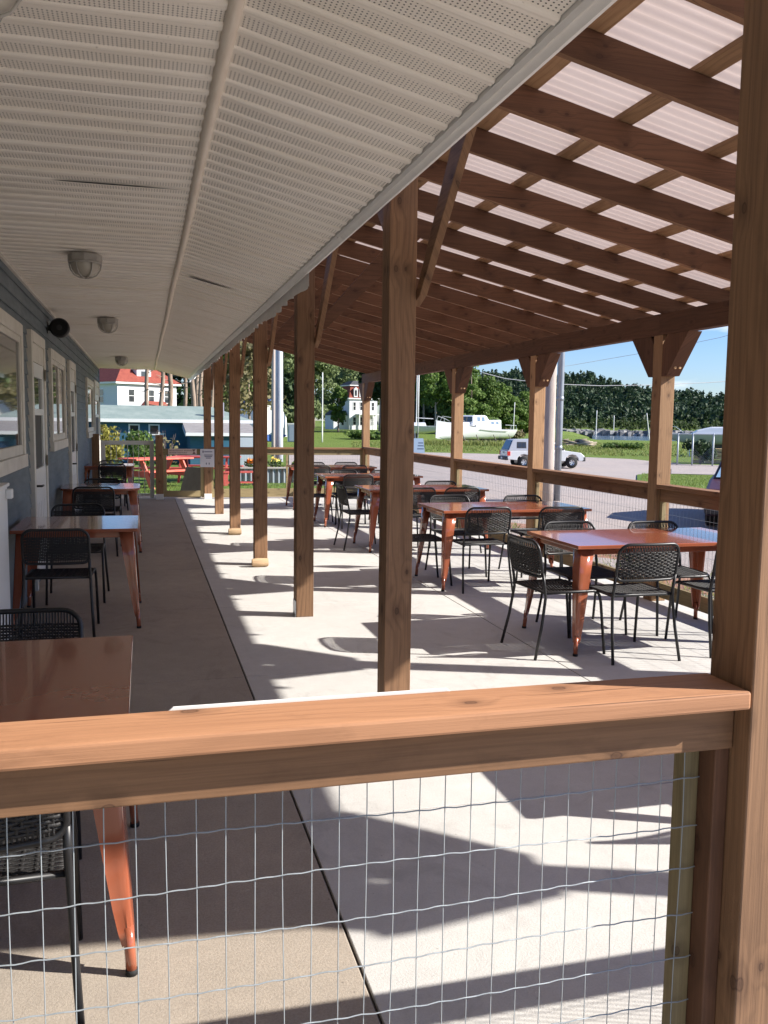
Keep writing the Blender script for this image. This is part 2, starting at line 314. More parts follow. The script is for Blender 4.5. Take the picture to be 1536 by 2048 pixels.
# ------------------------------------------------------------------ ground
def gz(x, y):
    d = math.hypot(x, y); az = math.degrees(math.atan2(x, y))
    z = float(np.interp(d, [0, 24, 54, 110, 150, 190, 420, 1000], [-.15, -.15, -1.1, -.92, -.2, -.05, .5, 2]))
    zr = float(np.interp(d, [0, 24, 54, 110, 170, 182, 250, 262, 320, 1000], [-.15, -.15, -1.1, -1.0, -1.1, -2.4, -2.4, -.4, .5, 3]))
    w = min(1, max(0, (az-26.5)/2)); return z*(1-w)+zr*w
def at(az, d): return d*math.sin(R(az)), d*math.cos(R(az))
def sheet(name, ring, m, dz=0, kind='structure', nd=26, na=40):
    """ring: list of (azimuth, near distance, far distance) in plan about the porch's front end"""
    az = [r[0] for r in ring]; A = np.linspace(az[0], az[-1], na); rows = []
    for a in A:
        n_ = float(np.interp(a, az, [r[1] for r in ring])); f_ = float(np.interp(a, az, [r[2] for r in ring])); row = []
        for t in np.linspace(0, 1, nd):
            d = n_*(f_/n_)**t; x, y = at(a, d); row.append((x, y, gz(x, y)+dz))
        rows.append(row)
    mb = MB(); mb.grid(rows); o = mb.build(name, m, smooth=True); tag(o, kind=kind); return o
mb = MB(); rows = []
for d in [.01, 3, 8, 15, 24, 30, 36, 42, 48, 54, 65, 80, 95, 110, 130, 150, 165, 172, 177, 182, 190, 220, 245, 250, 256, 262, 280, 320, 420, 600, 1000, 2500, 5000]:
    rows.append([(*at(a, d), gz(*at(a, d))-(.25 if d < 24 else .04)) for a in np.linspace(0, 360, 240, endpoint=False)])
mb.grid(rows, True); tag(mb.build('ground', GRASS, smooth=True), kind='structure')
LOTO = sheet('parking_lot', [(9.0, 24.5, 70), (11, 21, 74), (14, 16.5, 78), (18, 14, 78), (25, 11, 76), (31, 8.5, 72), (33, 8, 66), (45, 6.5, 62), (70, 5.2, 60), (100, 5.2, 60)], LOT, -.004, na=60)
sheet('bounce_forecourt', [(100, 3.5, 60), (130, 3.3, 60), (160, 3.2, 50), (180, 3.2, 45), (200, 3.4, 45)], noisy('pale_bounce_gravel', (.42, .38, .33), (.54, .49, .43), 1.2, .95, 6, .5), .004)  # unseen pale ground behind the camera, added to bounce sun onto the soffit
sheet('lawn_right', [(31.0, 27, 44), (32, 22.5, 46), (35, 20.5, 47), (40, 20, 47)], LAWN, .03)
sheet('track', [(33, 48, 58), (37, 49, 58), (42, 50, 58)], LOT, .03)
mb = MB(); rows = [[(x, y, -.152+.012*math.sin(9*x+3*y)) for x in np.linspace(4.72, 5.25, 4)] for y in np.linspace(1, 19.2, 60)]
mb.grid(rows); tag(mb.build('gravel_strip', GRAVEL, smooth=True), kind='structure')
mb = MB(); rows = [[(x+.12*math.sin(y*2.3)+.1*math.sin(y*5.1), y, -.15+.02*math.sin(5*x+2*y)) for x in np.linspace(5.2, 6.3, 6)] for y in np.linspace(1, 19.2, 80)]
mb.grid(rows); tag(mb.build('soil_strip', DIRT, smooth=True), kind='structure')
mb = MB(); mb.grid([[(x, y, -.12) for x in np.linspace(-8, 5.0, 10)] for y in np.linspace(20.0, 27.5, 10)]); mb.grid([[(x, y, gz(x, y)+.02) for x in np.linspace(-14, 4.4, 10)] for y in np.linspace(27.4, 60, 24)])
tag(mb.build('lawn', LAWN, smooth=True), kind='structure')
mb = MB().box(-1.6, 5.1, 18.35, 20.0, -.3, -.055); tag(mb.build('path', concrete('sidewalk_concrete', (.5, .42, .35), (.4, .33, .27), .3), bevel=.01), kind='structure')
# water
mb = MB(); mb.grid([[(*at(a, d), -1.35) for a in np.linspace(28.2, 75, 30)] for d in np.linspace(176, 262, 6)])
WATER = mat('sea_water', (.10, .14, .18), .12, spec=.6); bump(WATER, noise(WATER, coords(WATER), 2, 4), .4, .05); tag(mb.build('water', WATER), kind='structure')
# floor slabs (saw-cut joints are real gaps over a dark base)
mb = MB().box(-1.0, 4.62, -3, 18.3, -.3, -.012); tag(mb.build('slab_base', GAPM), kind='structure')
ys = [-2.9, 1.3, 3.35, 5.41, 7.5, 9.55, 11.65, 13.7, 15.8, 18.28]
mb = MB(); mo = MB()
for a, b in zip(ys, ys[1:]):
    mo.box(-.998, .583, a+.003, b-.003, -.2, -.001)
    mb.box(.592, 2.642, a+.003, b-.003, -.2, 0); mb.box(2.649, 4.6, a+.003, b-.003, -.2, 0)
tag(mb.build('new_floor', CONC, bevel=.003), kind='structure'); tag(mo.build('old_floor', CONCO, bevel=.004), kind='structure')
# ------------------------------------------------------------------ restaurant building
bld = thing('restaurant_building', 'long slate-blue restaurant with cream soffit running down the left side', 'building', (-3, 7.98, 0))
WX0 = -1.0
prof = []; z = -.05
while z < 2.76: prof += [(WX0+.016, z), (WX0+.002, min(2.78, z+.118))]; z += .118
mb = MB(); mb.grid([[(x, y, z) for x, z in prof] for y in (-3, 5, 13, 22)])
for k in range(0, len(prof), 2): pass
mb.box(-9, WX0, -3, 21.99, -.3, 2.75); mb.box(WX0-.02, WX0+.022, 21.9, 22.02, -.1, 2.75)
wall = mb.build('wall', SIDE, bld, world=True)
# soffit: ribbed vinyl, level by the wall, then sloping down to the eave
def sof_z(x): return 2.75 if x < .27 else 2.75-(x-.27)*.2436
mb = MB(); rows = []
ylist = []
k = int(-3.0/RIB)
while k*RIB < 22: ylist.append(k*RIB); k += 1
xs = [WX0, -.7, -.3, 0, .255]; xs2 = [.285, .5, .75, 1.0]
pr = [(0, 0), (.004, -.005), (.013, -.0078), (.024, -.0066), (.035, -.0076), (.0415, -.005), (.0445, 0), (.046, .0015), (.139, .0015)]
for XS in (xs, xs2):
    rows = []
    for yi, y in enumerate(ylist):
        sag = .006*math.sin(yi*1.7)*math.sin(yi*.37)+.004*random.uniform(-1, 1)
        for dy, dz in pr: rows.append([(x, y+dy, sof_z(x)+dz+sag*math.sin(math.pi*(x-XS[0])/(XS[-1]-XS[0]))) for x in XS])
    mb.grid(rows)
soffit = mb.build('soffit', SOF, bld, world=True)
gm = mat('open_panel_gap', (.012, .01, .009), .9)
for (xa, xb, y, w) in ((-.42, .24, 4.765, .022), (.36, .74, 7.42, .035)):
    P = []
    for t in np.linspace(0, 1, 12):
        x = xa+(xb-xa)*t; hw = w*.5*math.sin(math.pi*t**.6); P.append([(x, y-hw, sof_z(x)-.0125), (x, y+hw, sof_z(x)-.0125)])
    MB().grid(P).build('panel_gap', gm, soffit, world=True)
BATT = noisy('batten_cream', (.72, .62, .50), (.84, .76, .65), 8, .6, 5, 0, (6, .6, 6))
mb = MB().tube([(.27+.004*math.sin(y*1.3), y, 2.748) for y in np.linspace(-3, 21.98, 60)], .0235, 12); mb.build('soffit_batten', BATT, bld, world=True, smooth=True)
mb = MB().box(-1.0, -.965, -3, 21.98, 2.725, 2.748); mb.build('wall_moulding', CREAM, bld, world=True, bevel=.004)
FASC = noisy('fascia_white', (.76, .74, .70), (.86, .84, .80), 5, .5)
mb = MB()
for a, b in ((-3, 4.75), (4.756, 8.6), (8.606, 13.2), (13.206, 21.98)):
    mb.prism([(1.002, 2.560), (1.014, 2.548), (1.025, 2.558), (1.044, 2.540), (1.056, 2.542), (1.056, 2.72), (1.02, 2.72), (1.002, 2.577)], 'y', a, b)
mb.build('fascia', FASC, bld, world=True)
P = [[(1.075+.012*math.sin(2*math.pi*y/.30), y, z) for z in (2.60, 2.468+.012*math.sin(y*3.1)+.008*math.sin(y*17))] for y in np.linspace(5.9, 21.9, 520)]
MB().grid(P).build('corrugated_flashing', CORR, bld, world=True, smooth=True)
mb = MB().prism([(1.05, 2.735), (-5, 4.6), (-9.4, 3.0), (-9.4, 2.9), (-5, 4.45), (1.05, 2.722)], 'y', -3.1, 21.97); mb.build('roof', noisy('asphalt_shingle', (.1, .1, .1), (.2, .2, .19), 8), bld, world=True)
def window(y0, y1, z0, z1, mull=None):
    w = MB(); t = .105; x0, x1 = WX0, WX0+.045
    w.box(x0, x1, y0, y0+t, z0, z1).box(x0, x1, y1-t, y1, z0, z1).box(x0, x1+.004, y0+t, y1-t, z1-t, z1).box(x0, x1+.012, y0-.01, y1+.01, z0-.02, z0+.085)
    f = w.build('window', CREAM, bld, world=True, bevel=.004)
    s = MB(); a, b, c, d = y0+t, y1-t, z0+.085, z1-t; q = .05; X0, X1 = WX0+.006, WX0+.034
    s.box(X0, X1, a, a+q, c, d).box(X0, X1, b-q, b, c, d).box(X0, X1, a+q, b-q, d-q, d).box(X0, X1, a+q, b-q, c, c+q*1.6)
    if mull: s.box(X0, X1, mull-.03, mull+.03, c, d)
    s.build('sash', CREAM, f, world=True, bevel=.003)
    MB().box(X0, WX0+.02, a+q, b-q, c+q, d-q).build('pane', GLASS, f, world=True)
window(5.35, 8.02, 1.19, 2.34, 6.6); window(10.37, 12.22, 1.23, 2.33, 11.3); window(16.8, 18.9, 1.24, 2.3)
def door(y0, y1, z1=2.36):
    w = MB(); t = .1; x0, x1 = WX0, WX0+.05
    w.box(x0, x1, y0, y0+t, 0, z1).box(x0, x1, y1-t, y1, 0, z1).box(x0, x1+.004, y0+t, y1-t, z1-t, z1); w.box(x0, x1-.012, y0+t, y1-t, z1-.27, z1-t)
    f = w.build('door', CREAM, bld, world=True, bevel=.004)
    a, b = y0+t+.004, y1-t-.004; st = .14; top = z1-.275; xx = WX0+.036
    s = MB().box(x0, xx, a, a+st, .06, top).box(x0, xx, b-st, b, .06, top).box(x0, xx, a+st, b-st, top-.13, top).box(x0, xx, a+st, b-st, 1.6, 1.66).box(x0, xx, a+st, b-st, .06, 1.1)
    for k in range(5):
        yy = a+st+.05+k*(b-a-2*st-.1)/4; s.box(xx-.002, xx+.004, yy-.012, yy+.012, .2, .78)
    d = s.build('door_leaf', DOORW, f, world=True, bevel=.004)
    MB().box(x0, WX0+.018, a+st, b-st, 1.66, top-.13).build('pane', GLASS, f, world=True)
    MB().box(x0, WX0+.018, a+st, b-st, 1.1, 1.6).build('screen', SCREEN, f, world=True)
    for z in (2.0, 1.15, .3): MB().box(WX0+.05, WX0+.058, y1-t-.03, y1-t+.03, z-.055, z+.055).build('hinge', noisy('hinge_brass', (.09, .07, .04), (.16, .12, .07), 20, .5), f, world=True, bevel=.003)
    MB().tube([(xx, a+.07, .95), (xx+.05, a+.07, .95), (xx+.055, a+.16, .95)], .011, 8).build('handle', BLACK, f, world=True, smooth=True)
door(8.55, 9.71); door(12.82, 13.95); door(19.27, 21.3)
# ------------------------------------------------------------------ ceiling lamps and speaker
LMET = noisy('lamp_casting', (.30, .28, .25), (.42, .4, .36), 12, .6); LGL = mat('frosted_lamp_glass', (.40, .37, .31), .25)
for k, (y, lab) in enumerate(((2.52, 'grey caged ceiling lamp at the top corner right above the nearest seats'), (6.8, 'largest whole caged ceiling lamp, between the near doors and the batten'), (11.0, 'middle caged ceiling lamp a little beyond the black wall speaker'), (17.7, 'smallest caged ceiling lamp close to the far end of the soffit'))):
    t = thing('ceiling_lamp', lab, 'lamp', (-.385, y, 2.735), 0, 'caged lamps on the soffit')
    MB().lathe([(0, 0), (.115, 0), (.118, -.012), (.118, -.05), (.108, -.058), (0, -.058)], 8).build('lamp_base', LMET, t, bevel=.003)
    MB().lathe([(.1, -.056), (.1, -.075), (.092, -.105), (.07, -.135), (.035, -.152), (0, -.157)], 20).build('lamp_globe', LGL, t, smooth=True)
    c = MB()
    for j in range(6):
        a = math.pi*j/3; c.tube([(r*math.cos(a), r*math.sin(a), h) for r, h in ((.108, -.05), (.108, -.078), (.1, -.108), (.077, -.142), (.04, -.161), (0, -.166))], .005, 6)
    c.tube([(.108*math.cos(a), .108*math.sin(a), -.06) for a in np.linspace(0, 2*math.pi, 20, endpoint=False)], .009, 6, closed=True)
    c.build('guard', LMET, t, smooth=True)
t = thing('wall_speaker', 'round black speaker under the soffit above the blue wall', 'speaker', (-.86, 10.4, 2.545))
MB().lathe([(0, -.11), (.07, -.11), (.098, -.1), (.105, -.08), (.1, .04), (.075, .13), (0, .14)], 24, axis='y').build('speaker_body', BLACK, t, smooth=True)
MB().lathe([(0, -.108), (.075, -.113), (.088, -.112)], 24, axis='y').build('speaker_grille', mat('speaker_cloth', (.006, .006, .006), .9), t, smooth=True)
MB().box(-.13, -.08, -.03, .03, -.03, .03).box(-.14, -.122, -.06, .06, -.06, .06).build('bracket', BLACK, t)
# ------------------------------------------------------------------ patio canopy
can = thing('patio_canopy', 'brown timber patio roof of posts, rafters and translucent corrugated sheets', 'canopy', (2.8, 9.6, 0))
XP = [1.175, 1.175, 1.17, 1.15, 1.145, 1.145, 1.155]
PY = [1.49, 4.3, 7.0, 9.63, 12.39, 15.1, 18.0]
XI, XO = 1.14, 4.40
def zl(x): return 2.56+.225*(4.4-x)
def post(x, y, top, outer):
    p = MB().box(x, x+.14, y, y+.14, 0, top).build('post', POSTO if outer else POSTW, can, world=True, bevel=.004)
    bz = 2.37 if outer else 3.08
    h = .36 if outer else .8; dw = .13
    if outer:
        for sgn, yy in ((-1, y), (1, y+.14)):
            MB().prism([(yy, bz-.36), (yy, bz-.085), (yy+sgn*.065, bz), (yy+sgn*.38, bz), (yy+sgn*.075, bz-.36)], 'x', x+.004, x+.136).build('knee_brace', WZ, p, world=True, bevel=.003)
            m_ = MB()
            for dx in (.05, .095):
                m_.lathe([(0, 0), (.011, 0), (.013, .003), (.013, .012)], 10, (x+dx, yy+sgn*.134-.008, bz-.29), 'y')
            if sgn < 0: m_.build('screw_hole', noisy('fresh_screw_hole', (.5, .3, .15), (.6, .4, .2)), p, world=True)
    else:
        for sgn in ((-1, 1) if y > 2 else (1,)):
            a = Vector((x+.16, y+(.02 if sgn < 0 else .12), 2.22 if y > 2 else 2.5)); b = a+Vector((0, sgn*h, h*.92 if y > 2 else .55))
            MB().bar(a, b, .038, .13, (1, 0, 0)).build('knee_brace', WZ, p, world=True, bevel=.003) if False else MB().hexa([(x+.141, a.y-sgn*.05, a.z-.06), (x+.179, a.y-sgn*.05, a.z-.06), (x+.179, a.y+sgn*.07, a.z-.02), (x+.141, a.y+sgn*.07, a.z-.02), (x+.141, b.y-sgn*.15, b.z), (x+.179, b.y-sgn*.15, b.z), (x+.179, b.y+sgn*.08, b.z), (x+.141, b.y+sgn*.08, b.z)]).build('knee_brace', RAILY, p, world=True, bevel=.003)
    return p
for i, y in enumerate(PY):
    XI = XP[i]; p = post(XI, y, 3.08, False)
    if i == 6: MB().box(XI-.004, XI+.144, y-.006, y+.146, 0, .11).build('post_bracket', WHITE, p, world=True, bevel=.003)
    if i == 2: MB().box(XI-.006, XI-.0005, y+.01, y+.13, 0, .13).build('post_bracket', GALV, p, world=True)
    post(XO, y, 2.37, True)
XI = 1.15
for x in (1.8,):
    MB().hexa([(1.31, 7.03, 2.32), (1.31, 7.07, 2.32), (1.40, 7.07, 2.30), (1.40, 7.03, 2.30), (1.28+.72, 7.03, zl(2.0)), (1.28+.72, 7.07, zl(2.0)), (2.18, 7.07, zl(2.18)), (2.18, 7.03, zl(2.18))]).build('cross_brace', WX, can, world=True, bevel=.003)
    MB().hexa([(1.29, 9.66, 2.42), (1.29, 9.70, 2.42), (1.40, 9.70, 2.40), (1.40, 9.66, 2.40), (1.95, 9.66, zl(1.95)), (1.95, 9.70, zl(1.95)), (2.12, 9.70, zl(2.12)), (2.12, 9.66, zl(2.12))]).build('cross_brace', WX, can, world=True, bevel=.003)
for a, b in ((1.15, 7.071), (7.072, 12.459), (12.461, 18.18)):
    MB().box(XO+.002, XO+.098, a, b, 2.371, 2.556).build('beam', WY, can, world=True, bevel=.003)
    MB().box(XI+.01, XI+.11, a, b, 3.085, 3.27).build('ledger_beam', WY, can, world=True, bevel=.003)
RY = [1.12]+[1.625+.675*k for k in range(25)]
for y in RY:
    x0, x1 = .62, 4.74; j = random.uniform(-.006, .006)
    MB().hexa([(x0, y+j, zl(x0)), (x1, y, zl(x1)), (x1, y+.038, zl(x1)), (x0, y+.038+j, zl(x0)), (x0, y+j, zl(x0)+.146), (x1, y, zl(x1)+.146), (x1, y+.038, zl(x1)+.146), (x0, y+.038+j, zl(x0)+.146)]).build('rafter', WX, can, world=True, bevel=.003); rf_ = can.children[-1]; rf_.data.materials.append(BOUNCEX); [setattr(p_, 'material_index', 1) for p_ in rf_.data.polygons if p_.normal.z < -.5]
for x in (.8, 1.32, 1.86, 2.40, 2.94, 3.48, 4.02, 4.56):
    for a, b in ((1.10, 5.68), (5.69, 11.76), (11.77, 17.86)):
        MB().hexa([(x, a, zl(x)+.148), (x+.089, a, zl(x+.089)+.148), (x+.089, b, zl(x+.089)+.148), (x, b, zl(x)+.148), (x, a, zl(x)+.172), (x+.089, a, zl(x+.089)+.172), (x+.089, b, zl(x+.089)+.172), (x, b, zl(x)+.172)]).build('strapping', PURL, can, world=True, bevel=.002)
pit = .076; n = int((18.1-1.06)/pit*8)
P = [[(x, 1.06+i*pit/8, zl(x)+.184+.009*math.cos(2*math.pi*i/8)) for x in (.6, 1.5, 2.4, 3.3, 4.2, 4.86)] for i in range(n)]
MB().grid(P).build('roof_sheet', PANEL, can, world=True, smooth=True)
# rough log chocks by two posts
for (x, y, lab) in ((1.2, 9.60, 'short split log chock against the foot of the third brown post'), (1.2, 12.36, 'smaller looking split log chock against the foot of the fourth brown post')):
    mb = MB(); rows = []
    for k, xx in enumerate((-.095, -.088, -.03, .03, .085, .09)):
        r = (.0, .042, .05, .048, .044, .0)[k]; rows.append([(xx, -.052+r*math.cos(a)*(1+.1*math.sin(3*a+k)), .048+r*.98*math.sin(a)) for a in np.linspace(0, 2*math.pi, 14, endpoint=False)])
    mb.grid(rows, True); o = mb.build('log_chock', wood('split_log', 0, (.62, .45, .28), (.45, .3, .17)), auto=True); o.location = (x, y, 0); tag(o, lab, 'log', 'log chocks at the posts')
# ------------------------------------------------------------------ railings
def mesh_panel(parent, p0, p1, z0, z1, axis, near=False):
    """welded wire 2 x 4 inch; axis: which world axis it runs along"""
    mb = MB(); r = .00112 if near else .0013
    n = int((p1-p0)/.0535); f = parent['at']
    P = (lambda s, off, z: (s, f+off, z)) if axis == 'x' else (lambda s, off, z: (f+off, s, z))
    rn = random.Random(3)
    for i in range(n+1):
        s = p0+i*.0535+.01
        if s > p1: break
        if near:
            a = rn.uniform(-.0025, .0025); mb.tube([P(s+a*math.sin(k*.9+i), .002*math.sin(k+i), z0+(z1-z0)*k/8) for k in range(9)], r, 5, cap=False)
        else: mb.tube([P(s, 0, z0), P(s, 0, z1)], r, 3, cap=False)
    k = 0; z = z1-.055
    while z > z0:
        if near:
            m_ = int((p1-p0)/.0134); ph = rn.uniform(0, 6)
            mb.tube([P(p0+(p1-p0)*j/m_, -.0028+.001*math.sin(j), z+.0010*math.sin(j*math.pi/2+ph)+.004*math.sin((p0+(p1-p0)*j/m_)*5+ph)-.018*(.5-j/m_)) for j in range(m_+1)], r*1.25, 5, cap=False)
        else: mb.tube([P(p0, 0, z), P(p1, 0, z)], r, 3, cap=False)
        z -= .1015
    return mb.build('wire_mesh', WIRE, parent, world=True)
# front rail, nearest the eye
fr = thing('front_railing', 'sunlit orange cedar railing with wire mesh across the picture bottom', 'railing', (.1, 1.57, 0)); fr['at'] = 1.5965
MB().prism([(-.99, 1.487), (1.173, 1.487), (1.172, 1.632), (-.99, 1.632)], 'z', 1.012, 1.05).build('rail_cap', CAPX, fr, world=True, bevel=.006)
MB().box(-.99, 1.172, 1.537, 1.575, .914, 1.011).build('rail_board', RAILX, fr, world=True, bevel=.003)
MB().box(-.99, 1.099, 1.537, 1.575, .05, .14).build('bottom_board', RAILX, fr, world=True, bevel=.003)
MB().box(1.101, 1.139, 1.60, 1.638, .04, 1.011).build('nailer', GRNZ, fr, world=True, bevel=.003)
MB().box(1.1395, 1.174, 1.548, 1.632, .02, 1.011).build('side_stud', WZ, fr, world=True, bevel=.003)
MB().box(-.99, -.90, 1.64, 1.73, 0, 1.011).build('end_post', WZ, fr, world=True, bevel=.004)
mesh_panel(fr, -.89, 1.136, .05, .98, 'x', True)
fr2 = thing('cross_railing', 'cedar railing hidden right of the cedar corner post', 'railing', (2.8, 1.57, 0)); fr2['at'] = 1.6365
MB().box(1.316, 4.398, 1.487, 1.632, 1.012, 1.05).build('rail_cap', CAPX, fr2, world=True, bevel=.006)
for a, b in ((.916, 1.011), (.05, .14)): MB().box(1.316, 4.398, 1.56, 1.598, a, b).build('rail_board', RAILX, fr2, world=True, bevel=.003)
mesh_panel(fr2, 1.29, 4.39, .05, .98, 'x')
t = thing('rail_sign', 'white plastic sign strip fixed to the back of the front cedar rail', 'sign', (.31, 1.6335, .99))
MB().prism([(-.28, -.05), (-.265, -.062), (.265, -.062), (.28, -.05), (.28, .052), (.265, .064), (-.265, .064), (-.28, .052)], 'y', 0, .004).build('sign_board', WHITE, t, bevel=.001)
# outer side railing and far end railing
orl = thing('side_railing', 'long brown railing with wire mesh between outer posts beside the gravel lot', 'railing', (4.47, 9, 0)); orl['at'] = 4.487
for a, b in zip(PY, PY[1:]):
    y0, y1 = a+.14, b
    MB().box(4.395, 4.535, y0+.001, y1-.001, 1.02, 1.058).build('rail_cap', RAILY, orl, world=True, bevel=.004)
    MB().box(4.442, 4.48, y0+.001, y1-.001, .905, 1.019).build('rail_board', RAILY, orl, world=True, bevel=.003)
    MB().box(4.442, 4.48, y0+.001, y1-.001, .045, .175).build('bottom_board', GRNY, orl, world=True, bevel=.003)
    for yy in (y0+.002, y1-.042): MB().box(4.442, 4.48, yy, yy+.04, .176, .904).build('nailer', GRNZ, orl, world=True, bevel=.002)
    mesh_panel(orl, y0, y1, .05, .95, 'y')
erl = thing('end_railing', 'brown cross railing with wire mesh at the far end of the patio', 'railing', (2.8, 18.07, 0)); erl['at'] = 18.095
MB().box(1.297, 4.398, 18.0, 18.14, 1.0, 1.038).build('rail_cap', RAILX, erl, world=True, bevel=.004)
MB().box(1.297, 4.398, 18.05, 18.088, .885, .999).build('rail_board', GRNX, erl, world=True, bevel=.003)
MB().box(1.297, 4.398, 18.05, 18.088, .03, .2).build('bottom_board', GRNX, erl, world=True, bevel=.003)
for x in (1.299, 2.8, 4.355): MB().box(x, x+.04, 18.05, 18.088, .201, .884).build('nailer', GRNZ, erl, world=True)
mesh_panel(erl, 1.3, 4.39, .05, .95, 'x')
# gate bay between the stub post and the canopy
gt = thing('gate_bay', 'low brown wooden fence bay under the small pink sign', 'fence', (.7, 18.05, 0))
p = MB().box(.22, .36, 18.0, 18.14, 0, 1.27).build('stub_post', POSTW, gt, world=True, bevel=.004)
MB().box(.216, .364, 17.994, 18.146, 0, .11).build('post_bracket', WHITE, p, world=True, bevel=.003)
MB().box(.362, 1.152, 18.03, 18.07, .88, 1.0).build('top_board', GRNX, gt, world=True, bevel=.003)
MB().box(.362, 1.152, 18.03, 18.07, .05, .17).build('bottom_board', GRNX, gt, world=True, bevel=.003)
for x in (.362, 1.084): MB().box(x, x+.066, 18.03, 18.07, .171, .879).build('stile', GRNZ, gt, world=True, bevel=.003)
t = thing('alcohol_sign', 'narrow pale pink notice with two text lines on the far gate board', 'sign', (.735, 18.026, .945))
SIGNP = mat('pale_pink_plastic', (.66, .52, .48), .5); INK = mat('dark_red_ink', (.10, .03, .03), .6); GREY = mat('grey_ink', (.16, .16, .22), .6)
MB().box(-.275, .275, -.006, 0, -.055, .055).build('sign_board', SIGNP, t, bevel=.002)
rx = (math.pi/2, 0, 0)
text('NO ALCOHOLIC BEVERAGES', .036, (-.255, -.0075, .012), rx, INK, t); text('BEYOND THIS POINT', .036, (-.255, -.0075, -.034), rx, INK, t)
MB().prism([(.19, -.045), (.26, -.045), (.23, -.01), (.225, .01), (.26, .045), (.185, .045), (.215, .01), (.215, -.01)], 'y', -.0076, -.0062).build('pictogram', INK, t)
t = thing('post_notice', 'white rounded paper notice on the far brown post', 'sign', (1.225, 17.994, .82))
MB().prism([(-.15, -.17), (-.14, -.18), (.14, -.18), (.15, -.17), (.15, .17), (.14, .18), (-.14, .18), (-.15, .17)], 'y', -.004, 0).build('sign_board', mat('notice_white', (.62, .61, .66), .4), t)
mb = MB()
for w, z in ((.16, .125), (.17, .06), (.15, .03), (.1, -.0)): mb.box(-w/2+.01, w/2+.01, -.0056, -.0045, z-.009, z+.009)
mb.box(-.105, -.08, -.0056, -.0045, .105, .145)
for x in (-.03, .025): mb.prism([(x-.012, -.10), (x, -.085), (x+.012, -.10), (x+.008, -.13), (x-.008, -.13)], 'y', -.0056, -.0045)
mb.build('print', GREY, t)
# white gate and wall post
t = thing('wall_post', 'dark brown stub post standing against the blue wall', 'post', (-.9, 18.05, 0))
MB().box(-.07, .07, -.07, .07, 0, 1.28).build('post_shaft', POSTW, t, bevel=.004)
t = thing('white_gate', 'white metal gate with thin upright bars at the walkway end', 'gate', (-.31, 18.2, 0))
mb = MB().box(-.5, -.42, -.025, .025, .06, 1.15).box(.42, .5, -.025, .025, .02, 1.15).box(-.42, .42, -.022, .022, 1.07, 1.15).box(-.42, .42, -.022, .022, .06, .11)
mb.build('gate_frame', WHITE, t, bevel=.004); mb = MB()
for k in range(7): mb.box(-.32+k*.105, -.308+k*.105, -.006, .006, .11, 1.07)
mb.bar((-.42, .03, .75), (-.18, .03, .12), .05, .02); mb.build('bars', WHITE, t)
# white cabinet at left
t = thing('white_cabinet', 'narrow white wooden cabinet against the blue wall beside the second table', 'cabinet', (-.96, 6.15, 0))
MB().box(-.04, .055, -.42, .36, 0, 1.11).build('cabinet_body', WHITE, t, bevel=.004)
MB().box(-.04, .07, -.44, .375, 1.111, 1.135).build('cabinet_top', WHITE, t, bevel=.006)
MB().box(.056, .095, .28, .36, 1.03, 1.095).build('cabinet_catch', WHITE, t, bevel=.006)
# ------------------------------------------------------------------ furniture
def make_table(name, LX, LY, label, group, round_=False):
    t = thing(name, label, 'table', (0, 0, 0), 0, group); hx, hy = LX/2, LY/2
    if round_:
        r = .16; poly = []
        for cx, cy, a0 in ((hx-r, hy-r, 0), (-hx+r, hy-r, 90), (-hx+r, -hy+r, 180), (hx-r, -hy+r, 270)):
            poly += [(cx+r*math.cos(R(a0+k*15)), cy+r*math.sin(R(a0+k*15))) for k in range(7)]
    else: poly = [(-hx, -hy), (hx, -hy), (hx, hy), (-hx, hy)]
    MB().prism(poly, 'z', .734, .76).build('tabletop', PAINT, t, bevel=.004)
    e = .045; MB().box(-hx+e, hx-e, -hy+e, -hy+e+.02, .69, .733).box(-hx+e, hx-e, hy-e-.02, hy-e, .69, .733).box(-hx+e, -hx+e+.02, -hy+e+.021, hy-e-.021, .69, .733).box(hx-e-.02, hx-e, -hy+e+.021, hy-e-.021, .69, .733).build('apron', PAINT, t, bevel=.003)
    for sx in (-1, 1):
        for sy in (-1, 1):
            def pt(u, v, z):   # u,v measured inward from the leg's outer corner line
                k = 1-z/.733; return (sx*(hx-.035+.045*k-u), sy*(hy-.035+.055*k-v), z)
            rows = []
            for z, w in ((.732, .105), (.55, .088), (.35, .068), (.2, .052), (.13, .042), (.09, .034)):
                c = .016; rows.append([pt(w, .010, z), pt(w, -.002, z), pt(w*.5, .002, z), pt(c, 0, z), pt(c*.3, c*.3, z), pt(0, c, z), pt(.002, w*.5, z), pt(-.002, w, z), pt(.010, w, z)])
            mb = MB(); mb.grid(rows); o = mb.build('leg', PAINT, t, auto=True); so = o.modifiers.new('thick', 'SOLIDIFY'); so.thickness = .003
            f = MB(); a = Vector(pt(.014, .014, .14)); b = Vector(pt(.014, .014, .004)); f.tube([a, b], .016, 10)
            f.build('leg_foot', PAINT, o, auto=True); MB().tube([b+Vector((0, 0, .012)), b-Vector((0, 0, .004))], .0175, 10).build('foot_cap', RUBBER, o, auto=True)
    return t
def arc(c, r, a0, a1, n=6, pl='xz'):
    return [(c[0]+r*math.cos(R(a)), c[1]+r*math.sin(R(a))) for a in np.linspace(a0, a1, n)]
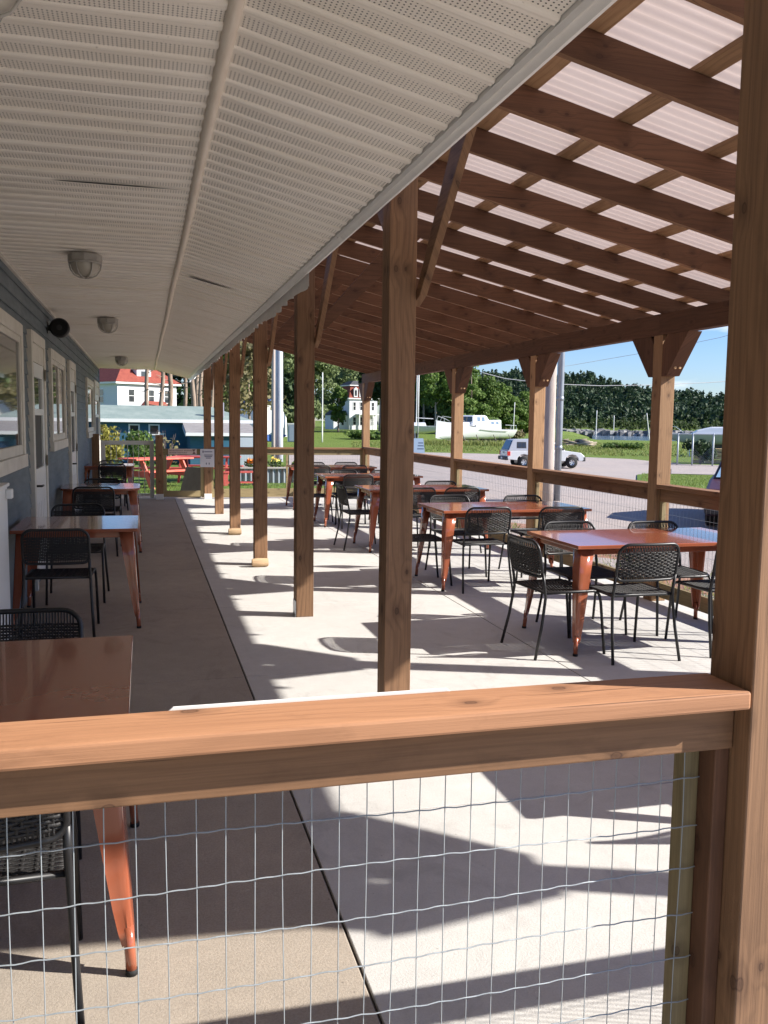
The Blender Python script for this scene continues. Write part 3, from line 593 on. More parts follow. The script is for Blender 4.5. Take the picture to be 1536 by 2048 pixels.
def make_chair(label, group):
    t = thing('rope_chair', label, 'chair', (0, 0, 0), 0, group); r = .0105; hw = .222
    by = lambda x, z: -.205-(z-.45)*.19-.03*(1-(x/hw)**2)     # back curved in plan and raked
    for s in (-1, 1):
        MB().tube([(s*.25, -.285, 0), (s*.236, -.235, .22), (s*.226, -.205, .42), (s*hw, by(hw, .50), .50), (s*hw, by(hw, .585), .585)], r, 8).build('leg', BLACK, t, smooth=True)
        MB().tube([(s*hw, .10, .445), (s*hw, .165, .445), (s*hw, .197, .436), (s*(hw+.002), .214, .41), (s*(hw+.004), .225, .36), (s*(hw+.012), .262, 0)], r, 8).build('leg', BLACK, t, smooth=True)
    pts = []
    for cx, cz, a0 in ((hw-.07, .73, 0), (-hw+.07, .73, 90)): pts += arc((cx, cz), .07, a0, a0+90, 7)
    for cx, cz, a0 in ((-hw+.045, .60, 180), (hw-.045, .60, 270)): pts += arc((cx, cz), .045, a0, a0+90, 6)
    P = []
    for i in range(len(pts)):
        a, b = pts[i], pts[(i+1) % len(pts)]; k = 4 if abs(a[0]-b[0]) > .15 else 1
        for j in range(k): q = (a[0]+(b[0]-a[0])*j/k, a[1]+(b[1]-a[1])*j/k); P.append((q[0], by(q[0], q[1]), q[1]))
    MB().tube(P, r, 8, closed=True).build('back_frame', BLACK, t, smooth=True)
    def rows_(z0, z1): return np.linspace(z0, z1, 13)
    bk = MB(); n = 34
    def ext(x):    # lower/upper limits of the hoop at x
        ax = abs(x); zt = .80 if ax < hw-.07 else .73+math.sqrt(max(0, .07**2-(ax-hw+.07)**2)); zb = .555 if ax < hw-.045 else .60-math.sqrt(max(0, .045**2-(ax-hw+.045)**2)); return zb, zt
    for i in range(n):
        x = -hw+.03+(2*hw-.06)*i/(n-1); zb, zt = ext(x); w = .0030; rr_ = []
        for k in range(14):
            z = zb+(zt-zb)*k/13; off = .0035*(1 if (i+k) % 2 else -1) if .575 < z < .765 else 0
            rr_.append([(x-w, by(x, z)+off, z), (x+w, by(x, z)+off, z)])
        bk.grid(rr_)
    for j, z in enumerate(np.arange(.582, .752, .0115)):
        zb_ = z; ax = hw-.004 if z < .73 else hw-.07+math.sqrt(max(0, .07**2-(z-.73)**2)); ax = min(ax, hw-.045+math.sqrt(max(1e-9, .045**2-(min(z, .6)-.6)**2))); row = []
        for x in np.linspace(-ax, ax, 26):
            off = -.004*math.sin((x/(2*hw))*math.pi*17+(j % 2)*math.pi)
            row.append([(x, by(x, z)+off-.001, z-.0046), (x, by(x, z)+off-.001, z+.0046)])
        bk.grid(row)
    b = bk.build('backrest', ROPE, t, smooth=True); so = b.modifiers.new('thick', 'SOLIDIFY'); so.thickness = .004; so.offset = 0
    sp = [(-hw, -.20), (hw, -.20), (hw, .16), (hw-.012, .195), (hw-.04, .21), (-hw+.04, .21), (-hw+.012, .195), (-hw, .16)]
    MB().tube([(x, y, .446-(.01 if y > .19 else 0)) for x, y in sp], r, 8, closed=True).build('seat_frame', BLACK, t, smooth=True)
    st = MB()
    for i, y in enumerate(np.arange(-.185, .20, .0122)):
        e = hw-.002 if y < .16 else hw-.02; st.grid([[(x, y-.0042, .449+.0028*math.sin(x*75+i*math.pi)-.008*(1-(x/hw)**2)), (x, y+.0042, .449+.0028*math.sin(x*75+i*math.pi)-.008*(1-(x/hw)**2))] for x in np.linspace(-e, e, 20)])
    for i, x in enumerate(np.linspace(-.18, .18, 11)):
        st.grid([[(x-.006, y, .449-.0028*math.sin(x*75+y*math.pi/.0122)-.008*(1-(x/hw)**2)), (x+.006, y, .449-.0028*math.sin(x*75+y*math.pi/.0122)-.008*(1-(x/hw)**2))] for y in np.arange(-.197, .205, .0122)])
    s = st.build('seat', ROPE, t, smooth=True); so = s.modifiers.new('thick', 'SOLIDIFY'); so.thickness = .004; so.offset = 0
    return t
TG = 'long copper tables by the side railing'; TL = 'square copper tables along the blue wall'; CG = 'black rope chairs round the copper tables'
ord_ = ['the one hidden right of the cedar corner post, only its shadow showing', 'the biggest-looking long copper table beside the cedar corner post', 'the second long copper table past the corner-post one', 'the third long copper table, half behind the thick middle post', 'the fourth long copper table along the mesh railing', 'the farthest long copper table by the end railing']
RT = [(2.64, 2.72, 1.56), (2.84, 5.42, 1.51), (2.68, 7.83, 1.56), (2.63, 10.35, 1.52), (2.60, 12.98, 1.52), (2.56, 15.62, 1.52)]
proto = None
for k, (x, y, l) in enumerate(RT):
    lab = 'long glossy copper table: '+ord_[k][4:]
    if k == 0: proto = make_table('patio_table', 1.53, .84, lab, TG); o = proto
    else: o = dup(proto, (0, 0, 0), 0, lab, TG)
    o.location = (x+l/2, y+.42, 0)
lt = [(-.5, 2.50, 3.46, 'square copper table cut by the left edge, just behind the front cedar rail'), (-.5, 6.87, 7.85, 'square copper table mirroring the sky, beside the narrow white cabinet'), (-.5, 10.85, 11.8, 'round-cornered copper table in front of the middle white door'), (-.62, 16.1, 17.0, 'farthest small dark table near the white gate')]
p2 = None
for k, (x, a, b, lab) in enumerate(lt):
    if k in (0,): p2 = make_table('square_table', .9, .95, lab, TL); o = p2
    elif k == 2: o = make_table('square_table', .9, .95, lab, TL, True)
    else: o = dup(p2, (0, 0, 0), 0, lab, TL)
    o.location = (x, (a+b)/2, 0)
chair0 = make_chair('x', CG); used = [False]
def place(x, y, deg, label):
    if not used[0]: o = chair0; used[0] = True; o['label'] = label; o.location = (x, y, 0); o.rotation_euler = (0, 0, R(deg))
    else: dup(chair0, (x, y, 0), R(deg), label, CG)
H = .262
for (x, y, deg, lab) in [
    (3.05, 2.47+H, 1, 'black rope chair hidden right of the cedar corner post, looped shadow on the floor'),
    (3.8, 2.46+H, 0, 'black rope chair hidden right of the cedar corner post, no shadow showing'),
    (3.0, 3.72-H, 180, 'black rope chair hidden behind the cedar corner post, across its table'),
    (3.22, 5.17+H, 0, 'black rope chair, back to us, full view at the big corner-post table'),
    (3.97, 5.20+H, 2, 'black rope chair half hidden behind the cedar corner post, its seat showing'),
    (3.27, 6.42-H, 180, 'black rope chair across the big corner-post table, hoop left of its fellow'),
    (3.96, 6.33-H, 178, 'black rope chair across the big corner-post table, hoop in front of the outer post'),
    (2.52+H, 5.64, -86, 'black rope chair side-on at the left end of the big corner-post table'),
    (3.09, 7.70+H, 1, 'black rope chair, back to us, full view at the second long table'),
    (3.82, 7.64+H, -2, 'black rope chair, back to us, near the railing at the second long table'),
    (3.16, 9.0-H, 180, 'black rope chair across the second long table beside the thick post'),
    (3.97, 8.90-H, 181, 'black rope chair across the second long table in front of the wooden pole'),
    (2.36+H, 8.32, -92, 'black rope chair ending the second long table, back hidden by thick post'),
    (3.15, 10.12+H, 0, 'black rope chair facing away at the third long table, just right of the thick post'),
    (3.71, 10.10+H, 0, 'black rope chair facing away at the third long table, nearest the railing'),
    (3.81, 11.22-H, 180, 'black rope chair across the third long table in front of an outer post'),
    (3.12, 11.25-H, 180, 'black rope chair across the third long table, hidden mostly by the thick post'),
    (2.37+H, 10.84, -88, 'black rope chair side-on left of the thick post at the third long table'),
    (3.05, 12.74+H, 0, 'black rope chair facing away at the fourth long table, just left of the thick post'),
    (3.62, 12.74+H, 0, 'black rope chair facing away at the fourth long table, behind the thick post'),
    (3.08, 13.88-H, 180, 'black rope chair across the fourth long table, its thin hoop edge showing'),
    (3.75, 13.86-H, 180, 'black rope chair across the fourth long table near the railing corner'),
    (2.33+H, 13.4, -90, 'black rope chair at the left end of the fourth long table'),
    (2.95, 15.42+H, 0, 'black rope chair facing away at the farthest long table, left of two'),
    (3.62, 15.42+H, 0, 'black rope chair facing away at the farthest long table, right of two'),
    (3.08, 16.55-H, 180, 'black rope chair across the farthest long table, left-hand thin hoop'),
    (3.72, 16.58-H, 180, 'black rope chair across the farthest long table, right-hand thin hoop'),
    (-.43, 2.18+H, 3, 'black rope chair in the bottom left corner behind the wire mesh'),
    (-.48, 3.76-H, 180, 'black rope chair with only its hoop above the leftmost cropped table'),
    (-.60, 6.58+H, -2, 'black rope chair with its back to us beside the white cabinet'),
    (-.58, 8.42-H, 180, 'black rope chair on the far side of the sky-mirroring table'),
    (-.56, 10.60+H, 0, 'black rope chair facing away at the round-cornered table'),
    (-.52, 11.97-H, 180, 'black rope chair on the far side of the round-cornered table'),
    (-.53, 15.95+H, 0, 'black rope chair facing away at the farthest small dark table'),
    (-.58, 17.2-H, 180, 'black rope chair just in front of the white gate')]:
    place(x, y, deg, lab)
# ------------------------------------------------------------------ vegetation
def cloud(blobs, n, size, rng, flat=.0):
    """leaf cards spread through ellipsoids: arrays of verts, quads"""
    w = np.array([b[3]*b[4]*b[5] for b in blobs])**(2/3); w = w/w.sum(); V = []
    cnt = rng.multinomial(n, w)
    for b, k in zip(blobs, cnt):
        d = rng.normal(size=(k, 3)); d /= np.linalg.norm(d, axis=1)[:, None]
        rad = rng.uniform(.25, 1, k)**.45; lump = 1+.22*np.sin(d[:, 0]*5+b[0]*3)*np.sin(d[:, 1]*6+b[1])*np.sin(d[:, 2]*5+b[2])
        c = np.array(b[:3])+d*(rad*lump)[:, None]*np.array(b[3:6])
        nrm = d+rng.normal(scale=.7, size=(k, 3))+np.array([0, 0, flat]); nrm /= np.linalg.norm(nrm, axis=1)[:, None]
        t = np.cross(nrm, rng.normal(size=(k, 3))); t /= np.linalg.norm(t, axis=1)[:, None]; bt = np.cross(nrm, t)
        s = (size*rng.uniform(.55, 1.35, k))[:, None]; q = np.stack([c-t*s*.5-bt*s*.35, c+t*s*.6, c+bt*s*.5+t*s*.1, c-t*s*.45+bt*s*.3], 1); V.append(q.reshape(-1, 3))
    return np.concatenate(V)
def cards(name, V, m, parent=None):
    n = len(V)//4; me = bpy.data.meshes.new(name); me.vertices.add(n*4); me.vertices.foreach_set('co', V.astype(np.float32).ravel())
    me.loops.add(n*4); me.loops.foreach_set('vertex_index', np.arange(n*4, dtype=np.int32)); me.polygons.add(n)
    me.polygons.foreach_set('loop_start', np.arange(0, n*4, 4, dtype=np.int32)); me.update(calc_edges=True); me.validate()
    me.materials.append(m); o = bpy.data.objects.new(name, me); COL.objects.link(o)
    if parent: o.parent = parent
    return o
def crown_blobs(h0, h1, rad, rng, k=26, shape='round'):
    B = []
    for i in range(k):
        t = rng.uniform(0, 1); z = h0+(h1-h0)*t
        rr = {'round': math.sin(math.pi*min(.98, .12+.86*t))**.7, 'cone': (1-t)**.8+.06, 'col': .55+.45*math.sin(math.pi*t), 'top': (.35+.65*math.sin(math.pi*t))}[shape]*rad
        a = rng.uniform(0, 2*math.pi); q = rr*math.sqrt(rng.uniform(.05, 1))*.8; s = rad*rng.uniform(.22, .42)*(1 if shape != 'cone' else (.4+.8*(1-t)))
        B.append((q*math.cos(a), q*math.sin(a), z, s, s, s*(.7 if shape != 'cone' else .45)))
    return B
def tree(name, label, cat, loc, h, rad, m, shape='round', base=.25, tr=.18, n=3000, size=.5, seed=0, group=None, lean=0, bark=None, limbs=5):
    rng = np.random.default_rng(seed+5); t = thing(name, label, cat, loc, rng.uniform(0, 6), group)
    B = crown_blobs(h*base, h*.97, rad, rng, 30, shape); cards('crown', cloud(B, n, size, rng), m, t)
    mb = MB(); P = [(lean*z/h+.06*h*.1*math.sin(z*.5+seed), .05*math.cos(z*.7+seed), z) for z in np.linspace(-.3, h*.93, 9)]
    mb.tube(P, list(np.linspace(tr, tr*.3, 9)), 8)
    for b in B[:limbs]: mb.tube([(P[4][0]*.9, P[4][1], max(h*base*.9, b[2]-rad*.7)), (b[0]*.5, b[1]*.5, b[2]-rad*.25), b[:3]], [tr*.38, tr*.25, tr*.1], 6)
    mb.build('trunk', bark or BARK, t, smooth=True); return t
def tcopy(src, loc, rz, sc, label, group):
    o = dup(src, loc, rz, label, group); o.scale = (sc[0], sc[0], sc[1]); return o
def P_(px, d):   # plan position on the photo's bearing px (full-size pixel column) at distance d
    a = .26406+math.atan((px-768)/1779); return d*math.sin(a), d*math.cos(a)
def G_(px, d, dz=0): x, y = P_(px, d); return (x, y, gz(x, y)+dz)
g = 'trees behind the boats'
# broad trees behind the mansard house and road (left of the thick post)
tree('broadleaf_tree', 'tall dense green tree left of the white mansard house', 'tree', G_(628, 205), 22, 7.0, LEAFG, base=.08, n=9000, size=.6, seed=1, group=g)
tree('broadleaf_tree', 'tall tree behind the roof of the white mansard house', 'tree', G_(712, 232), 26, 9, LEAFG, base=.15, n=8000, size=.75, seed=2, group=g)
tree('broadleaf_tree', 'dense tree right behind the wide grey metal pole', 'tree', G_(592, 175), 22, 7, LEAFG, base=.08, n=7000, size=.75, seed=3, group=g)
tree('broadleaf_tree', 'leafy tree between the brown pole and the wide grey pole', 'tree', G_(556, 160), 21, 6.5, LEAFG, base=.06, n=5000, size=.7, seed=4, group=g)
tree('young_tree', 'small bright round tree in front of the mansard house', 'tree', G_(675, 150), 7.6, 2.0, LEAF, base=.2, n=3600, size=.34, seed=5, group=g)
tree('birch_tree', 'pale-trunked tree just right of the mansard house corner', 'tree', G_(757, 160), 19, 4.5, LEAFD, base=.35, n=3000, size=.7, seed=6, group=g, bark=POLEW)
tree('broadleaf_tree', 'brownish sparse tree seen between the fourth and fifth posts', 'tree', G_(497, 105), 11.5, 4.6, LEAFB, base=.3, n=3200, size=.42, seed=7, group=g)
tree('broadleaf_tree', 'dark green tree behind the covered white boat', 'tree', G_(520, 165), 21, 9, LEAFD, base=.08, n=5000, size=.8, seed=8, group=g)
tree('broadleaf_tree', 'dark filler tree standing right of the red-roofed house', 'tree', G_(400, 150), 17, 9, LEAFD, base=.06, n=5000, size=.8, seed=9, group=g)
tree('broadleaf_tree', 'low dark tree behind the teal shed roof', 'tree', G_(452, 140), 15, 8, LEAF, base=.06, n=4500, size=.8, seed=10, group=g)
# the stand right of the thick post
tree('broadleaf_tree', 'spreading grey-green tree filling the gap behind the thin white pole', 'tree', G_(664, 235), 24, 9.5, LEAFG, base=.04, n=9000, size=.75, seed=14, group=g)
pine = tree('pine_tree', 'tall open pine with bare trunk behind the small sailboat', 'tree', G_(868, 150), 15, 4.4, LEAFL, 'top', .34, .2, 5600, .42, 11, 'pines behind the sailboat', bark=POLEW)
tcopy(pine, G_(845, 158), 2, (1.1, 1.08), 'pine at the left of the stand, next to the thick post', 'pines behind the sailboat')
tcopy(pine, G_(893, 156), 4, (1.0, .98), 'pine with a leaning pale trunk beside the outer post', 'pines behind the sailboat')
tcopy(pine, G_(916, 172), 1, (1.2, 1.12), 'pine rising behind the outer post knee brace', 'pines behind the sailboat')
for i, (px, d, h, rad, lab) in enumerate(((838, 222, 19, 8, 'dark understorey tree beside the thick post'), (875, 220, 15, 9, 'dark understorey tree behind the bare pine trunks'), (908, 215, 15, 8, 'dark understorey tree behind the wheelhouse'))):
    tree('spruce_tree', lab, 'tree', G_(px, d), h, rad, LEAFD, base=.03, n=4200, size=.85, seed=20+i, group=g)
tree('poplar_tree', 'tall bright green tree peaking right of the outer post brace', 'tree', G_(938, 150), 13.6, 4.3, LEAFL, 'cone', .14, .2, 12350, .36, 31, g)
tree('poplar_tree', 'bright green tree standing behind the white cabin boat bow', 'tree', G_(917, 152), 10.5, 4.2, LEAFL, 'round', .14, .2, 9500, .36, 32, g)
tree('poplar_tree', 'lower leafy tree to the right of the tall bright one', 'tree', G_(965, 158), 9.8, 4.6, LEAF, 'round', .1, .2, 9880, .36, 33, g)
tree('poplar_tree', 'pointed light green tree left of the thin bare mast', 'tree', G_(1012, 160), 8.4, 3.8, LEAFL, 'cone', .08, .2, 7980, .36, 34, g)
tree('poplar_tree', 'rounded tree above the stern of the white cabin boat', 'tree', G_(990, 165), 7.9, 4.4, LEAF, 'round', .08, .2, 8550, .36, 35, g)
tree('poplar_tree', 'shorter pale tree near the lit outer post', 'tree', G_(1040, 165), 7.2, 3.6, LEAFL, 'round', .14, .2, 7220, .36, 36, g)
tree('poplar_tree', 'small tree half covered by the lit outer post', 'tree', G_(1062, 170), 7.4, 4.2, LEAF, 'round', .08, .2, 3800, .55, 37, g)
# bare pine trunks behind the shed
pg = 'pine trunks behind the teal shed'
def bare(px, d, h, tr, lab, seed, lean=0, kn=700):
    rng = np.random.default_rng(seed); t = thing('bare_pine', lab, 'tree', G_(px, d), 0, pg); mb = MB()
    P = [(lean*z/h+.10*math.sin(z*.9+seed), .05*math.cos(z+seed), z) for z in np.linspace(-.3, h, 12)]; mb.tube(P, list(np.linspace(tr, tr*.55, 12)), 9)
    for i in range(11):
        z = rng.uniform(h*.22, h*.8); a = rng.uniform(0, 6.28); l = rng.uniform(.5, 1.8); mb.tube([(lean*z/h, 0, z), (lean*z/h+l*math.cos(a), l*math.sin(a), z+rng.uniform(-.2, .35))], [.05, .012], 5)
    mb.build('trunk', BARK, t, smooth=True); cards('crown', cloud(crown_blobs(h*.78, h*1.15, 2.8, rng, 14), kn, .5, rng), LEAFD, t); return t
for a in ((299, 74, 12, 0.20, 'pale crooked pine trunk in front of the white house gable', 1, -.35), (322, 78, 13, 0.21, 'straight forked pine trunk right of the crooked one', 2, .25), (340, 86, 13, 0.28, 'dark thick pine trunk at the white house corner', 3, 0), (362, 90, 12, 0.23, 'dark leaning pine trunk below the soffit tip', 4, .9),
    (386, 80, 13, .25, 'sunlit pine trunk just left of the gate post', 5, 0), (394, 84, 13, .24, 'second sunlit pine trunk close to the gate post', 6, .15), (402, 82, 13, .22, 'sunlit pine trunk touching the gate post', 7, 0), (424, 88, 13, .22, 'pine trunk seen between the gate post and next post', 8, .1)): bare(*a)
# hill with forest
AZ_R = [math.degrees(.26406+math.atan((x-768)/1779)) for x in (830, 961, 1018, 1125, 1183, 1232, 1283, 1351, 1426, 1600)]
HZ = [28, 27.5, 28, 25.5, 25, 20.5, 16, 16.5, 12, 10]
def hill_z(a, d):
    rz = float(np.interp(a, AZ_R, HZ)); t = np.clip((d-330)/270, 0, 1); return .3+(rz-.3)*(t*t*(3-2*t))+(1.2*math.sin(a*1.7+d*.02)+.9*math.sin(a*4.1))*t
mb = MB(); mb.grid([[(*at(a, d), hill_z(a, d)-(.0 if d < 640 else (d-640)*.05)) for a in np.linspace(15, 62, 70)] for d in [322, 340, 370, 400, 440, 480, 520, 560, 600, 640, 760, 1000]])
tag(mb.build('hill', noisy('hill_undergrowth', (.025, .045, .016), (.05, .08, .03), .05, .95), smooth=True), kind='structure')
rng = np.random.default_rng(3); VV = []
def forest(count, d0, d1, hmin, hmax, size, k):
    for i in range(count):
        a = rng.uniform(16.5, 41.5) if rng.random() < .9 else rng.uniform(41, 60); d = math.sqrt(rng.uniform(d0**2, d1**2)); x, y = at(a, d); z = hill_z(a, d) if d > 322 else gz(x, y); h = rng.uniform(hmin, hmax)
        if rng.random() < .45:  # conifer
            B = [(0, 0, h*t, h*.20*(1-t)+.35, h*.20*(1-t)+.35, h*.09) for t in (.2, .38, .55, .72, .86, .97)]
        else: 
            h *= .85; B = [(rng.uniform(-1, 1)*h*.12, rng.uniform(-1, 1)*h*.12, h*rng.uniform(.4, .8), h*.23, h*.23, h*.22) for _ in range(5)]+[(0, 0, h*.4, h*.2, h*.2, h*.35)]
        V = cloud(B, k, size*h/10, rng); V += np.array([x, y, z]); VV.append(V)
forest(3300, 335, 640, 5, 9.5, 1.7, 52); forest(700, 585, 650, 4.5, 8.5, 1.4, 60)
tag(cards('forest', np.concatenate(VV), LEAFH), kind='stuff', label='dark wooded hillside across the water', cat='forest')
VV = []; forest(600, 268, 335, 1.8, 3.8, 2.4, 34); tag(cards('scrub', np.concatenate(VV), leaf_mat('olive_scrub', (.035, .06, .02), (.09, .12, .04))), kind='stuff', label='low olive scrub along the foot of the hill', cat='scrub')
# shore rocks
VV = MB(); rng = np.random.default_rng(8)
for i in range(420):
    a = rng.uniform(26.3, 36); d = rng.uniform(250, 258); x, y = at(a, d); s = rng.uniform(.5, 1.1); z = -1.4+rng.uniform(0, 1.15)
    c = [Vector((rng.uniform(-1, 1), rng.uniform(-1, 1), rng.uniform(-.7, .7)))*s for _ in range(8)]
    q = [Vector((sx*s*rng.uniform(.5, 1), sy*s*rng.uniform(.5, 1), sz*s*rng.uniform(.4, .8))) for sz in (-1, 1) for sx, sy in ((-1, -1), (1, -1), (1, 1), (-1, 1))]
    VV.hexa([(x+p.x, y+p.y, z+p.z) for p in q])
tag(VV.build('shore_rocks', noisy('shore_rock', (.12, .12, .125), (.42, .41, .39), .5, .9)), kind='stuff', label='grey rock armour along the far shore', cat='rocks')
# grass blades in the nearer lawns and under the boats
def blades(regions, seed):
    rng = np.random.default_rng(seed); V = []
    for (a0, a1, d0, d1, n, h, w) in regions:
        az = np.radians(rng.uniform(a0, a1, n)); d = np.sqrt(rng.uniform(d0*d0, d1*d1, n)); x = d*np.sin(az); y = d*np.cos(az); z = np.array([gz(p, q) for p, q in zip(x, y)])+.02
        ang = rng.uniform(0, math.pi, n); hh = h*rng.uniform(.4, 1.4, n); ww = w*rng.uniform(.6, 1.4, n); lx = rng.normal(scale=.35, size=n)*hh; ly = rng.normal(scale=.35, size=n)*hh
        p = np.stack([np.stack([x-ww*np.cos(ang), y-ww*np.sin(ang), z-.02], 1), np.stack([x+ww*np.cos(ang), y+ww*np.sin(ang), z-.02], 1), np.stack([x+lx+ww*.2, y+ly, z+hh], 1), np.stack([x+lx-ww*.2, y+ly, z+hh*.97], 1)], 1); V.append(p.reshape(-1, 3))
    return np.concatenate(V)
tag(cards('lawn_grass', blades([(-3, 9.5, 20.2, 40, 26000, .05, .012), (31.3, 39, 22, 45, 16000, .07, .014)], 4), BLADE), kind='stuff', label='short lawn grass beyond the patio', cat='grass')
tag(cards('tall_grass', blades([(13, 30, 80, 112, 8000, .13, .04), (17, 26, 101, 106, 2600, .45, .05), (25, 37, 78, 130, 6000, .14, .05)], 5), leaf_mat('dry_tall_grass', (.09, .14, .03), (.24, .25, .075), .4)), kind='stuff', label='rough tall grass round the parked boats', cat='grass')
VV = blades([(30, 50, 5.5, 9, 0, .1, .01)], 6) if False else None
rng = np.random.default_rng(9); pts = []
for y in np.arange(1.5, 19, .33): pts.append((5.3+rng.uniform(0, .9), y+rng.uniform(-.2, .2)))
V = []
for x, y in pts:
    n = int(rng.integers(10, 46)); q = np.stack([x+rng.normal(scale=.09, size=n), y+rng.normal(scale=.12, size=n), np.full(n, -.14)], 1); w = .006
    for p in q: a = rng.uniform(0, 3.14); h = rng.uniform(.03, .10); l = rng.normal(scale=.03, size=2); V += [(p[0]-w*math.cos(a), p[1]-w*math.sin(a), p[2]), (p[0]+w*math.cos(a), p[1]+w*math.sin(a), p[2]), (p[0]+l[0]+.001, p[1]+l[1], p[2]+h), (p[0]+l[0]-.001, p[1]+l[1], p[2]+h)]
tag(cards('weed_tufts', np.array(V), BLADE), kind='stuff', label='green weed tufts on the red soil outside the railing', cat='weeds')
# shrubs by the gate
def shrub(name, label, loc, h, rad, m, n, seed, size=.12):
    rng = np.random.default_rng(seed); t = thing(name, label, 'shrub', loc); B = [(rng.uniform(-1, 1)*rad*.6, rng.uniform(-1, 1)*rad*.6, h*rng.uniform(.25, .9), rad*.42, rad*.42, h*.22) for _ in range(12)]
    cards('foliage', cloud(B, n, size, rng), m, t); mb = MB()
    for i in range(9):
        a = rng.uniform(0, 6.3); mb.tube([(0, 0, -.1), (.3*rad*math.cos(a), .3*rad*math.sin(a), h*.5), (rad*.8*math.cos(a), rad*.8*math.sin(a), h*rng.uniform(.8, 1.1))], [.02, .012, .004], 5)
    mb.build('stems', BARK, t); return t
shrub('garden_shrub', 'yellow-green shrub against the corner of the blue restaurant', G_(214, 30), 1.6, .55, LEAFY, 1900, 1, .09)
shrub('garden_shrub', 'green shrub in front of the small square shed windows', G_(283, 36), 1.75, .8, LEAF, 2200, 2, .1)
shrub('garden_shrub', 'twiggy leafless grey shrub right of the white gate', G_(333, 30), 1.45, .5, LEAFB, 60, 3)
shrub('field_bush', 'low round bush on the grass right of the parked pickup', G_(1240, 100), .55, 2.6, LEAF, 700, 4, .3)
shrub('field_bush', 'dark bush at the stern of the white cabin boat', G_(1018, 128), 1.3, 2.4, LEAFB, 900, 5, .4)
shrub('field_bush', 'dark cut branches heaped inside the chain fence', G_(1399, 66), 1.7, 1.05, LEAFD, 1500, 6, .2)
shrub('field_bush', 'grassy clump in the meadow before the mansard house', G_(742, 120), 1.0, 3.6, LEAF, 1500, 7, .35)
# ------------------------------------------------------------------ things beyond the patio
def brg(px): return .26406+math.atan((px-768)/1779)
def face(px): return -brg(px)            # rotation that turns a thing's local -Y towards the viewer
CLAP = mat('white_clapboard', (.70, .71, .73), .6); bump(CLAP, math_(CLAP, 'FRACT', math_(CLAP, 'MULTIPLY', (lambda s: (L(CLAP, coords(CLAP), s.inputs[0]), s.outputs[2])[1])(N(CLAP.node_tree, 'ShaderNodeSeparateXYZ')), 7.0)), .6, .03)
REDR = noisy('red_shingle', (.20, .038, .025), (.29, .07, .042), 3, .85, 5, .5); DARKR = noisy('dark_roof', (.04, .04, .045), (.09, .09, .09), 3)
GREENR = noisy('grey_green_shingle', (.17, .225, .205), (.25, .30, .27), 1.2, .9, 6, .6); GREYR = noisy('brown_grey_shingle', (.2, .185, .175), (.3, .28, .265), 3, .9, 5, .5)
TEAL = noisy('teal_boards', (.022, .085, .14), (.035, .12, .18), 2, .7, 5, .2, (1, 1, 6)); LBLUE = mat('light_blue_paint', (.22, .48, .66), .5)
def hwin(parent, x, y, z, w, h, nx=0, m=GLASS):   # window on a wall facing local -Y
    f = MB().box(x-w/2-.1, x+w/2+.1, y-.05, y, z-h/2-.12, z-h/2).box(x-w/2-.1, x+w/2+.1, y-.05, y, z+h/2, z+h/2+.1).box(x-w/2-.1, x-w/2, y-.05, y, z-h/2, z+h/2).box(x+w/2, x+w/2+.1, y-.05, y, z-h/2, z+h/2).box(x-w/2, x+w/2, y-.04, y, z-.03, z+.03).build('window', WHITE, parent)
    MB().box(x-w/2, x+w/2, y-.02, y-.002, z-h/2, z+h/2).build('pane', m, f)
# mansard house
t = thing('mansard_house', 'distant white three-storey house with red mansard roof and dormers', 'house', G_(724, 187), .16)
MB().box(-3.1, 3.2, 0, 7, -.4, 6.25).build('wall', CLAP, t)
MB().box(-3.4, 3.5, -.3, 7.3, 6.25, 6.5).build('cornice', WHITE, t)
rf = MB().hexa([(-3.2, -.1, 6.5), (3.3, -.1, 6.5), (3.3, 7.1, 6.5), (-3.2, 7.1, 6.5), (-2.7, .5, 9), (2.8, .5, 9), (2.8, 6.6, 9), (-2.7, 6.6, 9)]).build('mansard_roof', REDR, t)
MB().hexa([(-2.95, .2, 9.0), (3.05, .2, 9.0), (3.05, 6.8, 9.0), (-2.95, 6.8, 9.0), (-2.95, .2, 9.2), (3.05, .2, 9.2), (3.05, 6.8, 9.2), (-2.95, 6.8, 9.2)]).build('roof_trim', WHITE, t)
MB().hexa([(-2.9, .3, 9.2), (3, .3, 9.2), (3, 6.8, 9.2), (-2.9, 6.8, 9.2), (-1.5, 2, 10.1), (1.5, 2, 10.1), (1.5, 5, 10.1), (-1.5, 5, 10.1)]).build('roof', DARKR, t)
for x in (-1.75, -.5, .8, 2.1):
    d = MB().box(x-.42, x+.42, -.2, 1.2, 6.7, 8.3).prism([(x-.5, 8.3), (x+.5, 8.3), (x, 8.75)], 'y', -.25, 1.2).build('dormer', WHITE, rf); MB().box(x-.22, x+.22, -.23, -.205, 6.95, 8.1).build('pane', GLASS, d)
for x in (-1.95, -.45, .85, 2.2): hwin(t, x, 0, 4.8, .5, 1.6); hwin(t, x, 0, 1.7, .6, 1.6)
MB().box(-1.6, 3.0, -1.8, -.01, 3.0, 3.25).build('porch_roof', WHITE, t); mb = MB()
for x in (-1.5, .15, 1.55, 2.9): mb.box(x-.1, x+.1, -1.75, -1.55, -.3, 3)
mb.build('porch_columns', WHITE, t); MB().box(-6.2, -3.11, 1, 6, -.4, 2.9).build('side_wing', CLAP, t); MB().hexa([(-6.4, .8, 2.9), (-3.11, .8, 2.9), (-3.11, 6.2, 2.9), (-6.4, 6.2, 2.9), (-5.6, 2, 3.9), (-3.11, 2, 3.9), (-3.11, 5, 3.9), (-5.6, 5, 3.9)]).build('wing_roof', DARKR, t); hwin(t, -4.2, 1, 1.5, .5, 1.3)
